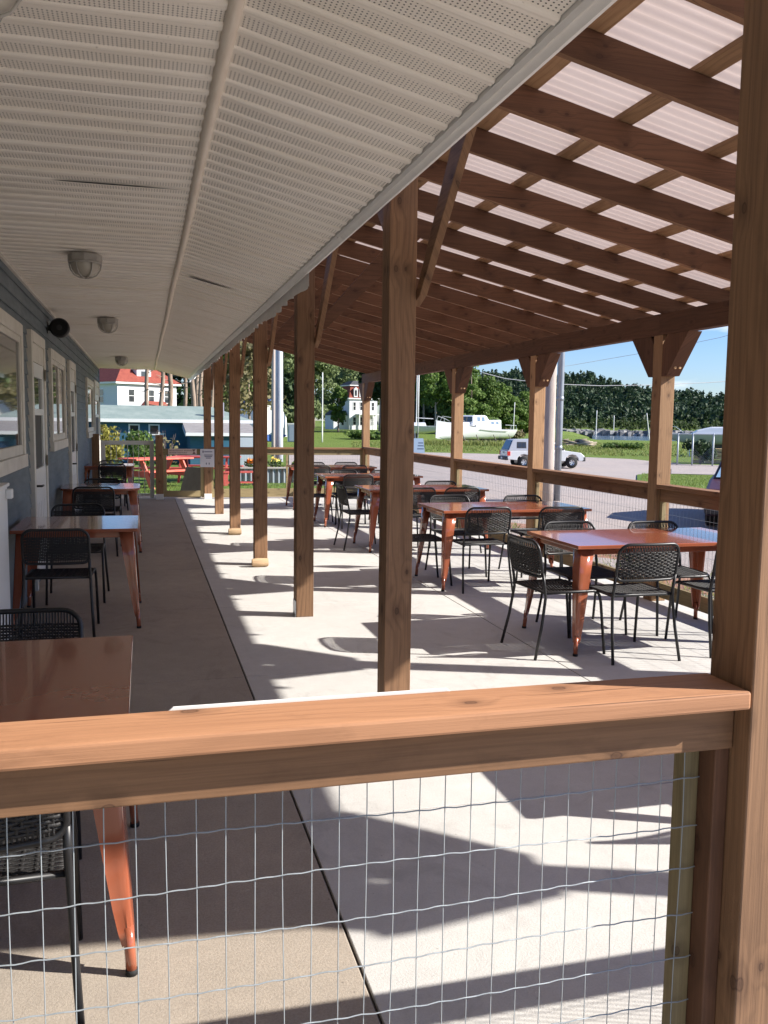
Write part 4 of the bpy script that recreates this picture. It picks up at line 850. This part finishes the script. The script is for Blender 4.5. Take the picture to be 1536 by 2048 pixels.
# red-roofed white house
hx, hy = P_(236, 112); t = thing('red_roof_house', 'big white house with red hip roof above the teal shed', 'house', (hx, hy, gz(hx, hy)), R(33))
q = -gz(hx, hy)
MB().box(0, 8.4, 0, 9, -.4, 5.75+q).build('wall', CLAP, t); 
MB().box(-.45, 8.85, -.45, 9.45, 5.75+q, 5.98+q).build('eave', WHITE, t)
rf = MB().hexa([(-.5, -.5, 5.98+q), (8.9, -.5, 5.98+q), (8.9, 9.5, 5.98+q), (-.5, 9.5, 5.98+q), (3.6, 4.0, 9.3+q), (4.8, 4.0, 9.3+q), (4.8, 5, 9.3+q), (3.6, 5, 9.3+q)]).build('roof', REDR, t)
d = MB().box(3.1, 5.1, .6, 4, 6.0+q, 7.6+q).prism([(2.9, 7.6+q), (5.3, 7.6+q), (4.1, 8.7+q)], 'y', .5, 4).build('dormer', CLAP, rf); MB().box(3.7, 4.5, .57, .598, 6.6+q, 7.4+q).build('pane', GLASS, d)
for x in (1.9, 4.7, 7.0): hwin(t, x, 0, 4.35+q, .75, 1.5); hwin(t, x, 0, 1.3+q, .75, 1.5)
MB().hexa([(3.0, -1.6, 2.9+q), (6.9, -1.6, 2.9+q), (6.9, -.01, 2.9+q), (3.0, -.01, 2.9+q), (3.7, -.5, 3.75+q), (6.2, -.5, 3.75+q), (6.2, -.01, 3.75+q), (3.7, -.01, 3.75+q)]).build('porch_roof', REDR, t); MB().box(3.1, 6.8, -1.5, -.01, -.4, 2.9+q).build('porch', CLAP, t)
w = MB().box(-.05, -.0, 3.0, 4.0, 3.4+q, 5.2+q).build('window', WHITE, t); MB().box(-.07, -.051, 3.1, 3.9, 3.5+q, 4.25+q).box(-.07, -.051, 3.1, 3.9, 4.35+q, 5.1+q).build('pane', GLASS, w)
# teal shed
t = thing('teal_shed', 'low teal shed with grey-green roof beyond the white gate', 'shed', (0, 56, -.9))
MB().box(-12, 4.4, 0, 6, -.3, 2.28).build('wall', TEAL, t)
rf = MB().hexa([(-12.4, -.35, 2.45), (6.6, -.35, 2.45), (6.6, 6.4, 2.45), (-12.4, 6.4, 2.45), (-12.4, 2.9, 3.32), (4.2, 2.9, 3.32), (4.2, 3.1, 3.32), (-12.4, 3.1, 3.32)]).build('roof', GREENR, t)
MB().box(-12.42, 6.62, -.38, -.352, 2.27, 2.47).build('fascia', WHITE, t); MB().box(4.41, 6.5, .2, 5.8, -.3, 2.28).build('end_wall', TEAL, t)
for x in (-.55, .62): 
    f = MB().box(x-.33, x+.33, -.04, -.001, 1.50, 2.16).build('window', WHITE, t); MB().box(x-.24, x+.24, -.05, -.041, 1.58, 2.08).build('pane', GLASS, f)
MB().box(2.55, 6.1, -4.2, -.01, -.3, 1.62).build('porch_wall', TEAL, t)
MB().prism([(-.353, 2.26), (-4.75, 1.74), (-4.75, 1.66), (-.353, 2.16)], 'x', 2.3, 6.35).build('porch_roof', GREYR, t); MB().box(2.28, 6.37, -4.79, -4.752, 1.56, 1.74).build('porch_fascia', WHITE, t)
MB().prism([(-.36, 2.15), (-4.7, 1.65), (-4.7, 1.5), (-.36, 1.95)], 'x', 2.27, 2.299).build('gable_trim', mat('pale_blue_trim', (.42, .5, .55), .6), t)
MB().prism([(-4.2, 1.62), (-.02, 1.62), (-.02, 2.1)], 'x', 2.56, 6.09).build('gable_infill', TEAL, t)
MB().box(3.6, 4.75, -4.24, -4.201, .62, 1.3).build('light_blue_panel', LBLUE, t)
d = MB().box(5.35, 5.95, -4.25, -4.201, 1.18, 1.4).box(5.85, 5.95, -4.25, -4.201, 0, 1.18).build('door', LBLUE, t); MB().box(5.1, 5.849, -4.23, -4.202, 0, 1.178).build('door_leaf', mat('dark_blue_door', (.01, .04, .09), .5), d)
MB().box(4.35, 4.85, .3, .5, 2.0, 3.55).build('vent_box', mat('grey_lilac_metal', (.42, .40, .44), .5), t)
# picnic tables
def picnic(label, loc, rz, m):
    t = thing('picnic_table', label, 'picnic table', loc, rz, 'red picnic tables on the lawn')
    mb = MB()
    for k in range(5): mb.box(-.9, .9, -.37+k*.15, -.37+k*.15+.14, .70, .74)
    mb.build('top', m, t, bevel=.004)
    for s in (-1, 1):
        MB().box(-.9, .9, s*.70-.14, s*.70-.005, .42, .46).box(-.9, .9, s*.70+.005, s*.70+.14, .42, .46).build('bench', m, t, bevel=.004)
    for x in (-.62, .62):
        for s in (-1, 1): MB().bar((x-.02*s, s*.22, .70), (x-.02*s, s*.62, .0), .04, .14, (1, 0, 0)).build('leg', m, t) if False else MB().hexa([(x+.022*s-.02, s*.72, 0), (x+.022*s+.02, s*.72, 0), (x+.022*s+.02, s*.56, 0), (x+.022*s-.02, s*.56, 0), (x+.022*s-.02, s*.30, .699), (x+.022*s+.02, s*.30, .699), (x+.022*s+.02, s*.14, .699), (x+.022*s-.02, s*.14, .699)]).build('leg', m, t)
        MB().box(x+.045, x+.085, -.78, .78, .27, .419).build('crossbar', m, t)
    return t
REDP = noisy('red_paint', (.58, .09, .06), (.68, .16, .10), 6, .6); REDD = noisy('dark_red_paint', (.36, .05, .04), (.48, .08, .06), 6, .6)
picnic('bright red picnic table behind the white gate bars', G_(312, 23.2, .02), R(38), REDP)
picnic('darker red picnic table behind the pink sign', G_(412, 25.0, .02), R(-14), REDD)
# leaning board, bench, planter, board
t = thing('sandwich_board', 'grey folding sandwich board standing behind the far fence bay', 'board', (1.10, 19.3, -.055), R(-52))
SLATE = noisy('dull_slate_panel', (.13, .125, .11), (.18, .17, .15), 6)
MB().hexa([(-.34, -.23, 0), (.34, -.23, 0), (.34, -.205, 0), (-.34, -.205, 0), (-.34, -.03, .62), (.34, -.03, .62), (.34, -.005, .62), (-.34, -.005, .62)]).build('front_panel', SLATE, t)
MB().hexa([(-.34, .205, 0), (.34, .205, 0), (.34, .23, 0), (-.34, .23, 0), (-.34, .005, .62), (.34, .005, .62), (.34, .03, .62), (-.34, .03, .62)]).build('rear_panel', BLACK, t)
t = thing('low_bench', 'small red wooden bench on the grass between two posts', 'bench', (2.42, 23.4, -.12), R(8))
MB().box(-.5, .5, -.16, -.005, .33, .37).box(-.5, .5, .005, .16, .33, .37).build('seat', REDD, t)
for x in (-.42, .42): MB().box(x-.07, x+.07, -.14, .14, 0, .329).build('leg', REDD, t)
MB().box(-.349, .349, -.12, .12, .06, .10).build('stretcher', REDD, t)
t = thing('planter_box', 'corrugated metal planter with flowers by the wide grey pole', 'planter', (3.45, 24.6, -.14))
CORG = mat('blue_grey_corrugated', (.27, .31, .34), .45, metal=.5)
P = [[(x, -.45+.025*math.cos(2*math.pi*x/.15), z) for x in np.linspace(-1.1, 1.05, 180)] for z in (0, .42)]; MB().grid(P).box(-1.1, 1.05, -.42, .45, 0, .40).build('planter_wall', CORG, t)
MB().box(-1.16, 1.11, -.52, -.40, .42, .455).box(-1.16, -1.04, -.399, .5, .42, .455).box(.99, 1.11, -.399, .5, .42, .455).build('planter_rim', noisy('weathered_rim', (.4, .37, .33), (.5, .47, .43), 6), t)
MB().box(-1.03, .98, -.39, .45, .40, .425).build('soil', DIRT, t)
rng = np.random.default_rng(4)
for k, (x, m_) in enumerate(((-.55, 'orange'), (.1, 'yellow'), (.75, 'green'))):
    V = cloud([(x, 0, .52, .22, .2, .13)], 160, .09, rng); f = cards('flowering_plant', V, LEAFL, t)
    if m_ != 'green': cards('blossoms', cloud([(x-.05, -.05, .60, .14, .12, .09)], 60, .07, rng), mat(m_+'_blossom', {'orange': (.75, .25, .02), 'yellow': (.75, .6, .12)}[m_], .6), f)
t = thing('notice_board', 'pale white notice panel behind the fourth post on the lawn', 'board', (3.05, 27.5, -.2), R(-6))
MB().box(-.42, .42, -.02, .02, .15, 1.25).build('panel', mat('pale_blue_white', (.55, .62, .66), .5), t); MB().box(-.46, -.42, -.03, .03, 0, 1.3).box(.42, .46, -.03, .03, 0, 1.3).build('uprights', WHITE, t)
# poles
def pole(name, label, loc, h, r0, r1, m, lean=0):
    t = thing(name, label, 'pole', loc); MB().tube([(lean*z/h, 0, z) for z in np.linspace(-.3, h, 8)], list(np.linspace(r0, r1, 8)), 20).build('shaft', m, t, smooth=True); return t
PGREY = noisy('galvanised_pole', (.42, .46, .50), (.52, .55, .58), 2, .45, 4, 0, (1, 1, .3), metal=.3)
pole('light_pole', 'wide pale grey metal pole rising from the planter', (3.72, 25.3, -.15), 11, .115, .09, PGREY)
pole('utility_pole', 'brown wooden pole left of the wide grey metal pole', G_(546, 60), 10, .15, .12, POLEW)
pole('flag_pole', 'thin white pole in front of the dense green tree', G_(643, 108), 8.3, .085, .06, WHITE)
up = pole('utility_pole', 'big weathered wooden utility pole behind the second outer post', (8.66, 18.2, -.15), 9.5, .165, .135, POLEW)
COND = noisy('dull_conduit', (.20, .22, .25), (.30, .32, .35), 6, .4, 4, 0, (1, 1, .4), metal=.5)
t = thing('conduit_pipe', 'grey steel conduit running up beside the big wooden utility pole', 'pipe', (*P_(1114.5, 20.55), -.15))
MB().tube([(0, 0, z) for z in np.linspace(-.2, 9, 6)], .078, 16).build('pipe', COND, t, smooth=True); mb = MB()
for z in (1.15, 2.25, 4): mb.lathe([(.078, z), (.086, z+.005), (.086, z+.09), (.078, z+.095)], 16)
mb.build('couplings', COND, t, smooth=True)
for px, d, h, r, lean, lab in ((1023, 138, 5.2, .07, .15, 'thin bare mast standing behind the cabin boat stern'), (1188, 245, 7.6, .13, .05, 'white navigation post before the far rocks, right of the conduit'), (1223, 262, 4.6, .13, 0, 'shorter grey post further right along the far rocks'), (1296, 176, 5.6, .10, -.9, 'leaning white post next to the middle outer post')):
    pole('marker_post', lab, G_(px, d), h, r, r*.8, WHITE if '1296' else POLEW, lean)
t = thing('portable_toilet', 'blue-grey portable toilet peeking out right of the wide grey pole', 'toilet', G_(583, 108), face(583))
MB().box(-.55, .55, -.55, .55, 0, 2.05).build('cabin', mat('blue_grey_plastic', (.33, .38, .44), .5), t); MB().box(-.58, .58, -.58, .58, 2.05, 2.2).build('roof', WHITE, t); MB().box(-.35, .35, -.58, -.551, .1, 1.9).build('door', mat('blue_grey_door', (.28, .33, .4), .5), t)
def cable(name, label, pts, r, m):
    V = []
    for px, y, d in pts:
        f_ = cf*1779+cr*(px-768)-cu*(y-1024); k = d/math.hypot(f_.x, f_.y); V.append(EYE+f_*k)
    P = []
    for a, b in zip(V, V[1:]): P += [a.lerp(b, i/4) for i in range(4)]
    o = MB().tube(P+[V[-1]], r, 5).build(name, m, smooth=True); tag(o, label, 'cable'); return o
cable('overhead_cable', 'pale overhead cable sagging across the dark hillside', [(960, 744, 62), (1010, 757, 62), (1060, 763, 62), (1110, 768, 62), (1200, 771.5, 63), (1300, 770, 64), (1420, 765, 66), (1700, 745, 70)], .022, mat('pale_cable', (.6, .6, .58), .5))
cable('overhead_cable', 'thin dark overhead cable against the blue sky', [(1090, 737, 40), (1140, 731, 41), (1215, 718, 42), (1320, 700, 43), (1440, 675, 44), (1650, 615, 46)], .010, mat('grey_cable', (.2, .22, .25), .5))
# pickup truck (local: nose towards +X)
bx, by_ = P_(1006, 54.5); t = thing('pickup_truck', 'silver pickup with a grey cap parked on the gravel lot', 'pickup', (bx, by_, gz(bx, by_)+.03), R(-7))
SILV = mat('silver_paint', (.70, .71, .71), .28, metal=.15, coat=.5); CAPM = mat('grey_cap_paint', (.42, .43, .45), .35, metal=.2); PLAST = mat('dark_bumper_plastic', (.03, .03, .032), .6)
w = .86; body = [(-.0, .52), (-.02, .75), (0, 1.03), (1.95, 1.05), (3.62, 1.05), (4.55, .93), (4.78, .74), (4.80, .5), (4.62, .44), (4.42, .44), (4.38, .62), (4.22, .78), (4.0, .83), (3.78, .78), (3.62, .62), (3.58, .42), (1.42, .42), (1.38, .62), (1.22, .78), (1.0, .83), (.78, .78), (.62, .62), (.58, .46)]
MB().prism(body, 'y', -w, w).build('body', SILV, t, bevel=.03)
def taper(poly, z0, z1, w0, w1):  # side outline narrowed with height
    mb = MB(); n = len(poly); W_ = [w0+(w1-w0)*(z-z0)/(z1-z0) for x, z in poly]; i = 0
    mb.v = [(x, -k, z) for (x, z), k in zip(poly, W_)]+[(x, k, z) for (x, z), k in zip(poly, W_)]; mb.f = [tuple(range(n)), tuple(range(2*n-1, n-1, -1))]+[(k, (k+1) % n, n+(k+1) % n, n+k) for k in range(n)]; return mb
taper([(1.98, 1.04), (3.6, 1.04), (3.05, 1.52), (2.75, 1.58), (2.05, 1.58), (1.98, 1.5)], 1.04, 1.58, .83, .66).build('cab', SILV, t, bevel=.03)
taper([(.04, 1.035), (1.95, 1.05), (1.95, 1.68), (1.85, 1.73), (.45, 1.70), (.32, 1.66)], 1.035, 1.73, .84, .68).build('cap', CAPM, t, bevel=.025)
TG_ = mat('tinted_glass', (.012, .014, .016), .06, spec=.8)
MB().hexa([(.045, -.74, 1.1), (.045, .74, 1.1), (.075, .74, 1.1), (.075, -.74, 1.1), (.272, -.63, 1.62), (.272, .63, 1.62), (.31, .63, 1.62), (.31, -.63, 1.62)]).build('rear_window', TG_, t)
for s in (-1, 1):
    q = lambda x, z, o=.006: (x, s*(.84-.16*(z-1.035)/.695+o), z)
    mb = MB().quad(q(.55, 1.18), q(1.15, 1.18), q(1.15, 1.56), q(.58, 1.56)); fr_ = mb.build('side_window', PLAST, t); MB().quad(q(.61, 1.23, .012), q(.86, 1.23, .012), q(.86, 1.51, .012), q(.62, 1.51, .012)).quad(q(.9, 1.23, .012), q(1.1, 1.23, .012), q(1.1, 1.51, .012), q(.9, 1.51, .012)).build('pane', GLASS, fr_)
    MB().quad(q(1.3, 1.2), q(1.85, 1.2), q(1.85, 1.55), q(1.3, 1.55)).build('side_window', PLAST, t)
    c = lambda x, z: (x, s*(.83-.17*(z-1.04)/.54+.008), z)
    MB().quad(c(2.1, 1.1), c(3.4, 1.1), c(3.02, 1.46), c(2.15, 1.5)).build('door_window', TG_, t)
    MB().box(-.045, .13, s*.86-.07, s*.86+.012, .74, 1.0).build('tail_light', mat('tail_light_red', (.55, .03, .02), .2), t)
    MB().box(3.30, 3.42, s*.98-.07, s*.98+.07, 1.08, 1.2).build('mirror', PLAST, t, bevel=.02)
    for x in (1.0, 4.0):
        wh = MB().lathe([(.17, -.1), (.335, -.1), (.352, -.06), (.352, .06), (.335, .1), (.17, .1)], 28, (x, s*.78, .352), 'y').build('wheel', RUBBER, t, smooth=True)
        mb = MB().lathe([(0, s*.06), (.06, s*.07), (.15, s*.055), (.215, s*.085), (.225, s*.1)], 24, (x, s*.78, .352), 'y'); mb.build('rim', mat('alloy', (.6, .6, .6), .3, metal=.6), wh, auto=True)
        mb = MB()
        for k in range(5):
            a = 2*math.pi*k/5; mb.box(x+.12*math.cos(a)-.022, x+.12*math.cos(a)+.022, s*.85-.003, s*.85+.003, .352+.12*math.sin(a)-.03, .352+.12*math.sin(a)+.03)
        mb.build('rim_slots', RUBBER, wh)
MB().box(-.14, .03, -.84, .84, .46, .68).build('rear_bumper', PLAST, t, bevel=.03); MB().box(4.66, 4.86, -.86, .86, .42, .70).build('front_bumper', PLAST, t, bevel=.04)
MB().box(-.155, -.141, -.16, .16, .52, .64).build('number_plate', WHITE, t); MB().box(-.03, -.015, -.1, .1, .88, .94).build('tailgate_handle', PLAST, t)
# boats: hull lofted from stations (x, half beam, sheer height, keel height)
def hull(st, m, parent, name='hull', deck=None, under=None, split=.42):
    rows = []
    for x, b, zs, zk in st:
        row = []
        for k in range(9):
            u = k/8; z = zk+(zs-zk)*u; y = b*(u**.38 if u > 0 else 0)*(1-.05*(1-u)); row.append((x, y, z))
        rows.append([(x, -y, z) for x, y, z in reversed(row[1:])]+row)
    mb = MB(); mb.grid(rows); n = len(rows[0]); mb.quad(*rows[0]); o = mb.build(name, m, parent, auto=True)
    mb = MB(); mb.grid([[(x, -b*.97, zs-.06), (x, b*.97, zs-.06)] for x, b, zs, zk in st]); mb.build('deck', deck or WHITE, parent)
    return o
GEL = mat('white_gelcoat', (.74, .75, .77), .25, coat=.3); BOTT = noisy('dark_antifoul', (.07, .06, .06), (.13, .11, .1), 4)
x0, y0 = P_(1014, 121); x1, y1 = P_(869, 109); ang = math.atan2(y1-y0, x1-x0); Lb = math.hypot(x1-x0, y1-y0)
t = thing('cabin_boat', 'white wooden cabin cruiser propped up on the grass', 'boat', (x0, y0, gz((x0+x1)/2, (y0+y1)/2)), ang)
k_ = Lb/10
hull([(0, 1.45, 1.62, .42), (1.5*k_, 1.6, 1.58, .36), (3.5*k_, 1.65, 1.62, .32), (5.5*k_, 1.6, 1.78, .3), (7.3*k_, 1.35, 2.08, .3), (8.8*k_, .85, 2.4, .34), (9.7*k_, .32, 2.6, .42), (10*k_, .04, 2.68, .55)], GEL, t)
MB().prism([(.3, .36), (8.7*k_, .28), (8.2*k_, -.02), (1.2, -.02)], 'y', -.12, .12).build('keel', BOTT, t)
for x in (1.5, 4, 6.5): MB().box(x*k_-.15, x*k_+.15, -.8, .8, -.05, .27).build('keel_block', BOTT, t)
for x in (1.2, 3.4, 5.8, 7.6):
    for s in (-1, 1): MB().bar((x*k_, s*1.9, -.05), (x*k_, s*1.3, .95), .08, .08).build('prop', BOTT, t)
taper([(2.3*k_, 1.6), (5.9*k_, 1.7), (5.5*k_, 2.62), (2.35*k_, 2.85), (2.2*k_, 2.8)], 1.6, 2.85, 1.35, 1.15).build('cabin', GEL, t, bevel=.06)
taper([(3.9*k_, 2.7), (6.25*k_, 2.05), (6.15*k_, 3.2), (5.9*k_, 3.38), (4.5*k_, 3.4), (4.25*k_, 3.3)], 2.05, 3.4, 1.28, 1.1).build('wheelhouse', GEL, t, bevel=.05)
MB().prism([(6.2*k_, 1.85), (8.4*k_, 2.25), (8.2*k_, 2.45), (6.2*k_, 2.5)], 'y', -.85, .85).build('trunk_cabin', GEL, t, bevel=.05)
MB().hexa([(6.26*k_, -1.05, 2.6), (6.26*k_, 1.05, 2.6), (6.20*k_, 1.05, 2.6), (6.20*k_, -1.05, 2.6), (6.22*k_, -1, 3.22), (6.22*k_, 1, 3.22), (6.15*k_, 1, 3.22), (6.15*k_, -1, 3.22)]).build('windscreen', TG_, t)
PGL = mat('pale_boat_glass', (.14, .19, .25), .1)
for s in (-1, 1):
    g_ = lambda x, z, o: (x*k_, s*(1.28-.18*(z-2.05)/1.35+o), z)
    for a, b in ((4.55, 4.98), (5.15, 5.6)): MB().quad(g_(a, 2.62, .012), g_(b, 2.62, .012), g_(b, 3.18, .012), g_(a, 3.18, .012)).build('window', PGL, t)
    g2 = lambda x, z, o: (x*k_, s*(1.35-.2*(z-1.6)/1.25+o), z)
    for a, b in ((2.6, 3.0), (3.25, 3.7)): MB().quad(g2(a, 2.28, .012), g2(b, 2.28, .012), g2(b, 2.62, .012), g2(a, 2.62, .012)).build('window', PGL, t)
    MB().tube([(x*k_, s*(b+.03), z) for x, b, z in ((1.6, 1.58, 1.42), (3.5, 1.63, 1.46), (5.5, 1.58, 1.62))], .035, 6).build('rub_rail', mat('grey_rubbing_strake', (.25, .25, .27), .6), t)
    for pts_ in ([(9.7, .3, 2.6), (9.5, .35, 3.2), (8.2, .95, 2.95), (7.3, 1.25, 2.6)], [(8.2, .95, 2.3), (8.2, .95, 2.95)], [(.1, 1.35, 1.6), (.1, 1.35, 2.15), (1.9, 1.5, 2.2)], [(1.0, 1.45, 1.6), (1.0, 1.45, 2.18)]): MB().tube([(x*k_, s*y, z) for x, y, z in pts_], .025, 5).build('guard_rail', FENC, t)
t = thing('sailboat', 'small white sailboat with tall mast partly behind the thick post', 'boat', (*P_(868, 121), gz(*P_(868, 121))), R(180)-brg(845)+R(8))
hull([(0, .9, 1.85, 1.0), (1.5, 1.15, 1.8, .8), (3.5, 1.2, 1.85, .75), (5.5, .75, 2.0, .85), (6.8, .05, 2.15, 1.2)], GEL, t)
MB().prism([(2.2, .8), (4.4, .8), (3.9, .05), (2.6, .05)], 'y', -.1, .1).build('keel', BOTT, t); taper([(1.3, 1.75), (4.4, 1.85), (4.0, 2.25), (1.5, 2.3)], 1.75, 2.3, .8, .65).build('cabin', GEL, t, bevel=.05)
MB().tube([(2.6, 0, 1.8), (2.6, 0, 10.5)], .07, 8).tube([(2.6, 0, 2.9), (.3, 0, 2.8)], .05, 6).build('mast', mat('mast_aluminium', (.68, .68, .68), .4), t); mb = MB()
for s in (-1, 1): mb.tube([(0, s*.8, 1.85), (-.1, s*.8, 2.5), (-.1, 0, 2.6)], .02, 5).bar((2.9, s*1.4, 0), (2.9, s*.9, 1.2), .07, .07)
mb.tube([(6.7, 0, 2.1), (2.6, 0, 9.8)], .01, 4); mb.build('rails_and_stands', GALV, t)
t = thing('mast_stand', 'second bare white mast at the very edge of the thick post', 'mast', G_(833.5, 112)); MB().tube([(0, 0, -.2), (0, 0, 10.5)], .075, 8).build('shaft', WHITE, t, smooth=True); MB().box(-.4, .4, -.4, .4, -.1, .12).build('foot', BOTT, t)
xA, yA = P_(1349, 80); t = thing('sailing_yacht', 'grey-hulled yacht on stands behind the chain-link fence', 'boat', (*P_(1500, 84), gz(*P_(1500, 84))-.05), math.pi-brg(1420)+R(4))
GREYH = mat('grey_hull', (.44, .46, .48), .3, coat=.3)
hull([(0, 1.0, 1.95, 1.2), (2, 1.25, 1.9, 1.05), (4, 1.25, 1.93, 1.0), (5.8, .8, 1.98, 1.15), (7.1, .05, 2.06, 1.6)], GREYH, t)
MB().prism([(2.2, 1.1), (4.4, 1.1), (4.0, .02), (2.6, .02)], 'y', -.1, .1).build('keel', BOTT, t); taper([(.6, 1.9), (5.2, 1.9), (4.6, 2.3), (3.4, 2.6), (1.6, 2.62), (.9, 2.35)], 1.9, 2.62, .95, .55).build('cover', GEL, t, bevel=.12)
mb = MB()
for s in (-1, 1):
    for x in (1.2, 3.3, 5.2): mb.bar((x, s*1.6, 0), (x, s*.95, 1.35), .07, .07)
    mb.tube([(7.0, s*.1, 2.0), (7.2, s*.15, 2.55), (6.4, s*.45, 2.6), (5.7, s*.8, 2.1)], .03, 5)
mb.build('rails_and_stands', WHITE, t)
t = thing('wrapped_boat', 'tall white shrink-wrapped boat with blue top behind the posts', 'boat', G_(516, 112), face(516)+R(24))
rows = [[(-s*1.9*math.cos(a)*k, y, .5+z*4.6) for s, k, z, a in ((1, 1, 0, 0), (1, .95, .5, 0), (1, .45, .86, 0), (1, .05, 1.0, 0), (-1, .45, .86, 0), (-1, .95, .5, 0), (-1, 1, 0, 0))] for y in (-4.2, -2, 2, 4.2)]
mb = MB(); mb.grid(rows); mb.quad(*rows[0]); mb.quad(*reversed(rows[-1])); mb.build('wrap', WHITE, t, auto=True); BLUET = mat('blue_tarp', (.04, .12, .38), .6)
MB().prism([(-.95, 4.45), (.95, 4.45), (.1, 5.14), (-.1, 5.14)], 'y', -4.26, 4.24).build('blue_top', BLUET, t); MB().prism([(-1.95, .75), (1.95, .75), (.5, -.05), (-.5, -.05)], 'y', -4.24, 4.22).build('blue_hull', BLUET, t)
t = thing('lawn_sign', 'blue-grey sign board leaning on the grass right of the thick post', 'sign', G_(836, 76), face(836)+R(10))
MB().hexa([(-.55, -.1, 0), (.5, -.1, 0), (.5, -.05, 0), (-.55, -.05, 0), (-.62, .18, 1.25), (.4, .18, 1.25), (.4, .22, 1.25), (-.62, .22, 1.25)]).build('panel', mat('slate_blue_panel', (.25, .33, .42), .5), t); MB().bar((.2, .2, 1.0), (.3, .75, 0), .05, .05).bar((-.4, .2, 1.0), (-.4, .75, 0), .05, .05).build('props', BOTT, t)
mb = MB()
for z, a, b in ((.62, -.1, .42), (.36, -.15, .42), (.86, -.05, .38)): 
    yy = -.1+.28*z/1.25; mb.quad((a, yy-.012, z-.05), (b, yy-.012, z-.05), (b, yy+.010, z+.05), (a, yy+.010, z+.05))
mb.build('print', mat('dark_blue_print', (.06, .09, .15), .5), t)
# chain-link fence
px_ = (1336, 1352.5, 1382, 1423, 1468, 1515, 1565); F = [Vector((*P_(p, 64), gz(*P_(p, 64)))) for p in px_]
t = thing('chain_link_fence', 'galvanised chain-link fence in front of the grey yacht', 'fence', F[0])
mb = MB()
for p in F: MB().tube([p+Vector((0, 0, -.2)), p+Vector((0, 0, 2.15))], .055, 8).build('post', FENC, t, world=True, smooth=True)
for a, b in zip(F, F[1:]):
    mb.tube([a+Vector((0, 0, 2.1)), b+Vector((0, 0, 2.1))], .035, 6)
mb.build('top_rail', FENC, t, world=True); mb = MB()
for a, b in zip(F, F[1:]):
    n = int((b-a).length/.13)
    for i in range(n):
        p = a.lerp(b, i/n); e = a.lerp(b, min(1, i/n+2.0/(b-a).length)); mb.tube([p+Vector((0, 0, .05)), e+Vector((0, 0, 2.05*min(1, (e-p).length/2.0)))], .004, 3, cap=False)
        e = a.lerp(b, max(0, i/n-2.0/(b-a).length)); mb.tube([p+Vector((0, 0, .05)), e+Vector((0, 0, 2.05*min(1, (e-p).length/2.0)))], .004, 3, cap=False)
mb.build('chain_mesh', FENC, t, world=True)
t = thing('lumber_stack', 'tan stack of planks behind the fence by the dark branches', 'lumber', G_(1432, 68), face(1432)); TAN = noisy('tan_plank', (.45, .30, .13), (.6, .43, .22), 3); mb = MB()
for z in range(4):
    for y in range(4): mb.box(-1.7+.1*z, 1.6-.07*z, y*.3, y*.3+.26, z*.28, z*.28+.2)
mb.build('planks', TAN, t); mb = MB()
for z in range(4): mb.box(-1.2, -1.1, 0, 1.2, z*.28+.2, z*.28+.28).box(1.0, 1.1, 0, 1.2, z*.28+.2, z*.28+.28)
mb.build('bearers', BOTT, t)
t = thing('driftwood_pile', 'pile of pale driftwood and logs on the grass behind the pickup', 'log pile', G_(1140, 108), face(1140)); rng = np.random.default_rng(12); mb = MB()
for i in range(22):
    a = rng.uniform(-.5, .5); x, y, z = rng.uniform(-2.3, 2.2), rng.uniform(-.5, .5), rng.uniform(.1, .6); l = rng.uniform(.5, 1.2); mb.tube([(x-l*math.cos(a), y-l*math.sin(a), z), (x+l*math.cos(a), y+l*math.sin(a), z+rng.uniform(-.25, .25))], [rng.uniform(.08, .2), .07], 7)
mb.build('logs', noisy('driftwood', (.12, .09, .07), (.5, .42, .32), .7), t, smooth=True)
# maroon car facing us behind the cedar corner post
a_ = brg(1411)+R(3.1); t = thing('parked_car', 'maroon car nosing in behind the cedar corner post', 'car', (15.6*math.sin(a_), 15.6*math.cos(a_), -.15), -a_)
MAR = mat('maroon_paint', (.05, .008, .009), .5, coat=.1); cw = .86
MB().prism([(0, .32), (-.02, .55), (.15, .68), (1.25, .80), (3.4, .82), (4.2, .78), (4.25, .35), (3.9, .25), (.3, .22)], 'x', -cw, cw).build('body', MAR, t, bevel=.06)
mb = MB(); q = [(1.2, .79), (1.95, 1.27), (3.0, 1.29), (3.75, .81)]; W_ = [.80, .62, .62, .80]; mb.v = [(-k, y, z) for (y, z), k in zip(q, W_)]+[(k, y, z) for (y, z), k in zip(q, W_)]; mb.f = [(0, 1, 2, 3), (7, 6, 5, 4), (0, 4, 5, 1), (1, 5, 6, 2), (2, 6, 7, 3), (3, 7, 4, 0)]; mb.build('cabin', MAR, t, bevel=.03)
MB().quad((-.74, 1.22, .83), (.74, 1.22, .83), (.59, 1.85, 1.235), (-.59, 1.85, 1.235)).build('windscreen', mat('sky_reflection_glass', (.26, .42, .58), .1, spec=.9), t)  # sky reflection put into the pane's base colour
for s in (-1, 1):
    MB().box(s*.62-.16, s*.62+.16, -.035, .02, .5, .62).build('headlight', mat('lamp_lens', (.6, .6, .6), .1), t, bevel=.02)
    for y in (.85, 3.35):
        wh = MB().lathe([(.15, -.1), (.29, -.1), (.31, -.06), (.31, .06), (.29, .1), (.15, .1)], 24, (s*.76, y, .31), 'x').build('wheel', RUBBER, t, smooth=True); MB().lathe([(0, s*.09), (.17, s*.08), (.19, s*.102)], 20, (s*.76, y, .31), 'x').build('rim', GALV, wh)
    MB().quad((s*.78, 1.5, .86), (s*.645, 2.0, 1.23), (s*.645, 2.95, 1.23), (s*.79, 3.55, .86)).build('side_window', TG_, t)
MB().box(-.84, .84, -.09, -.0, .28, .44).build('bumper', PLAST, t, bevel=.03)
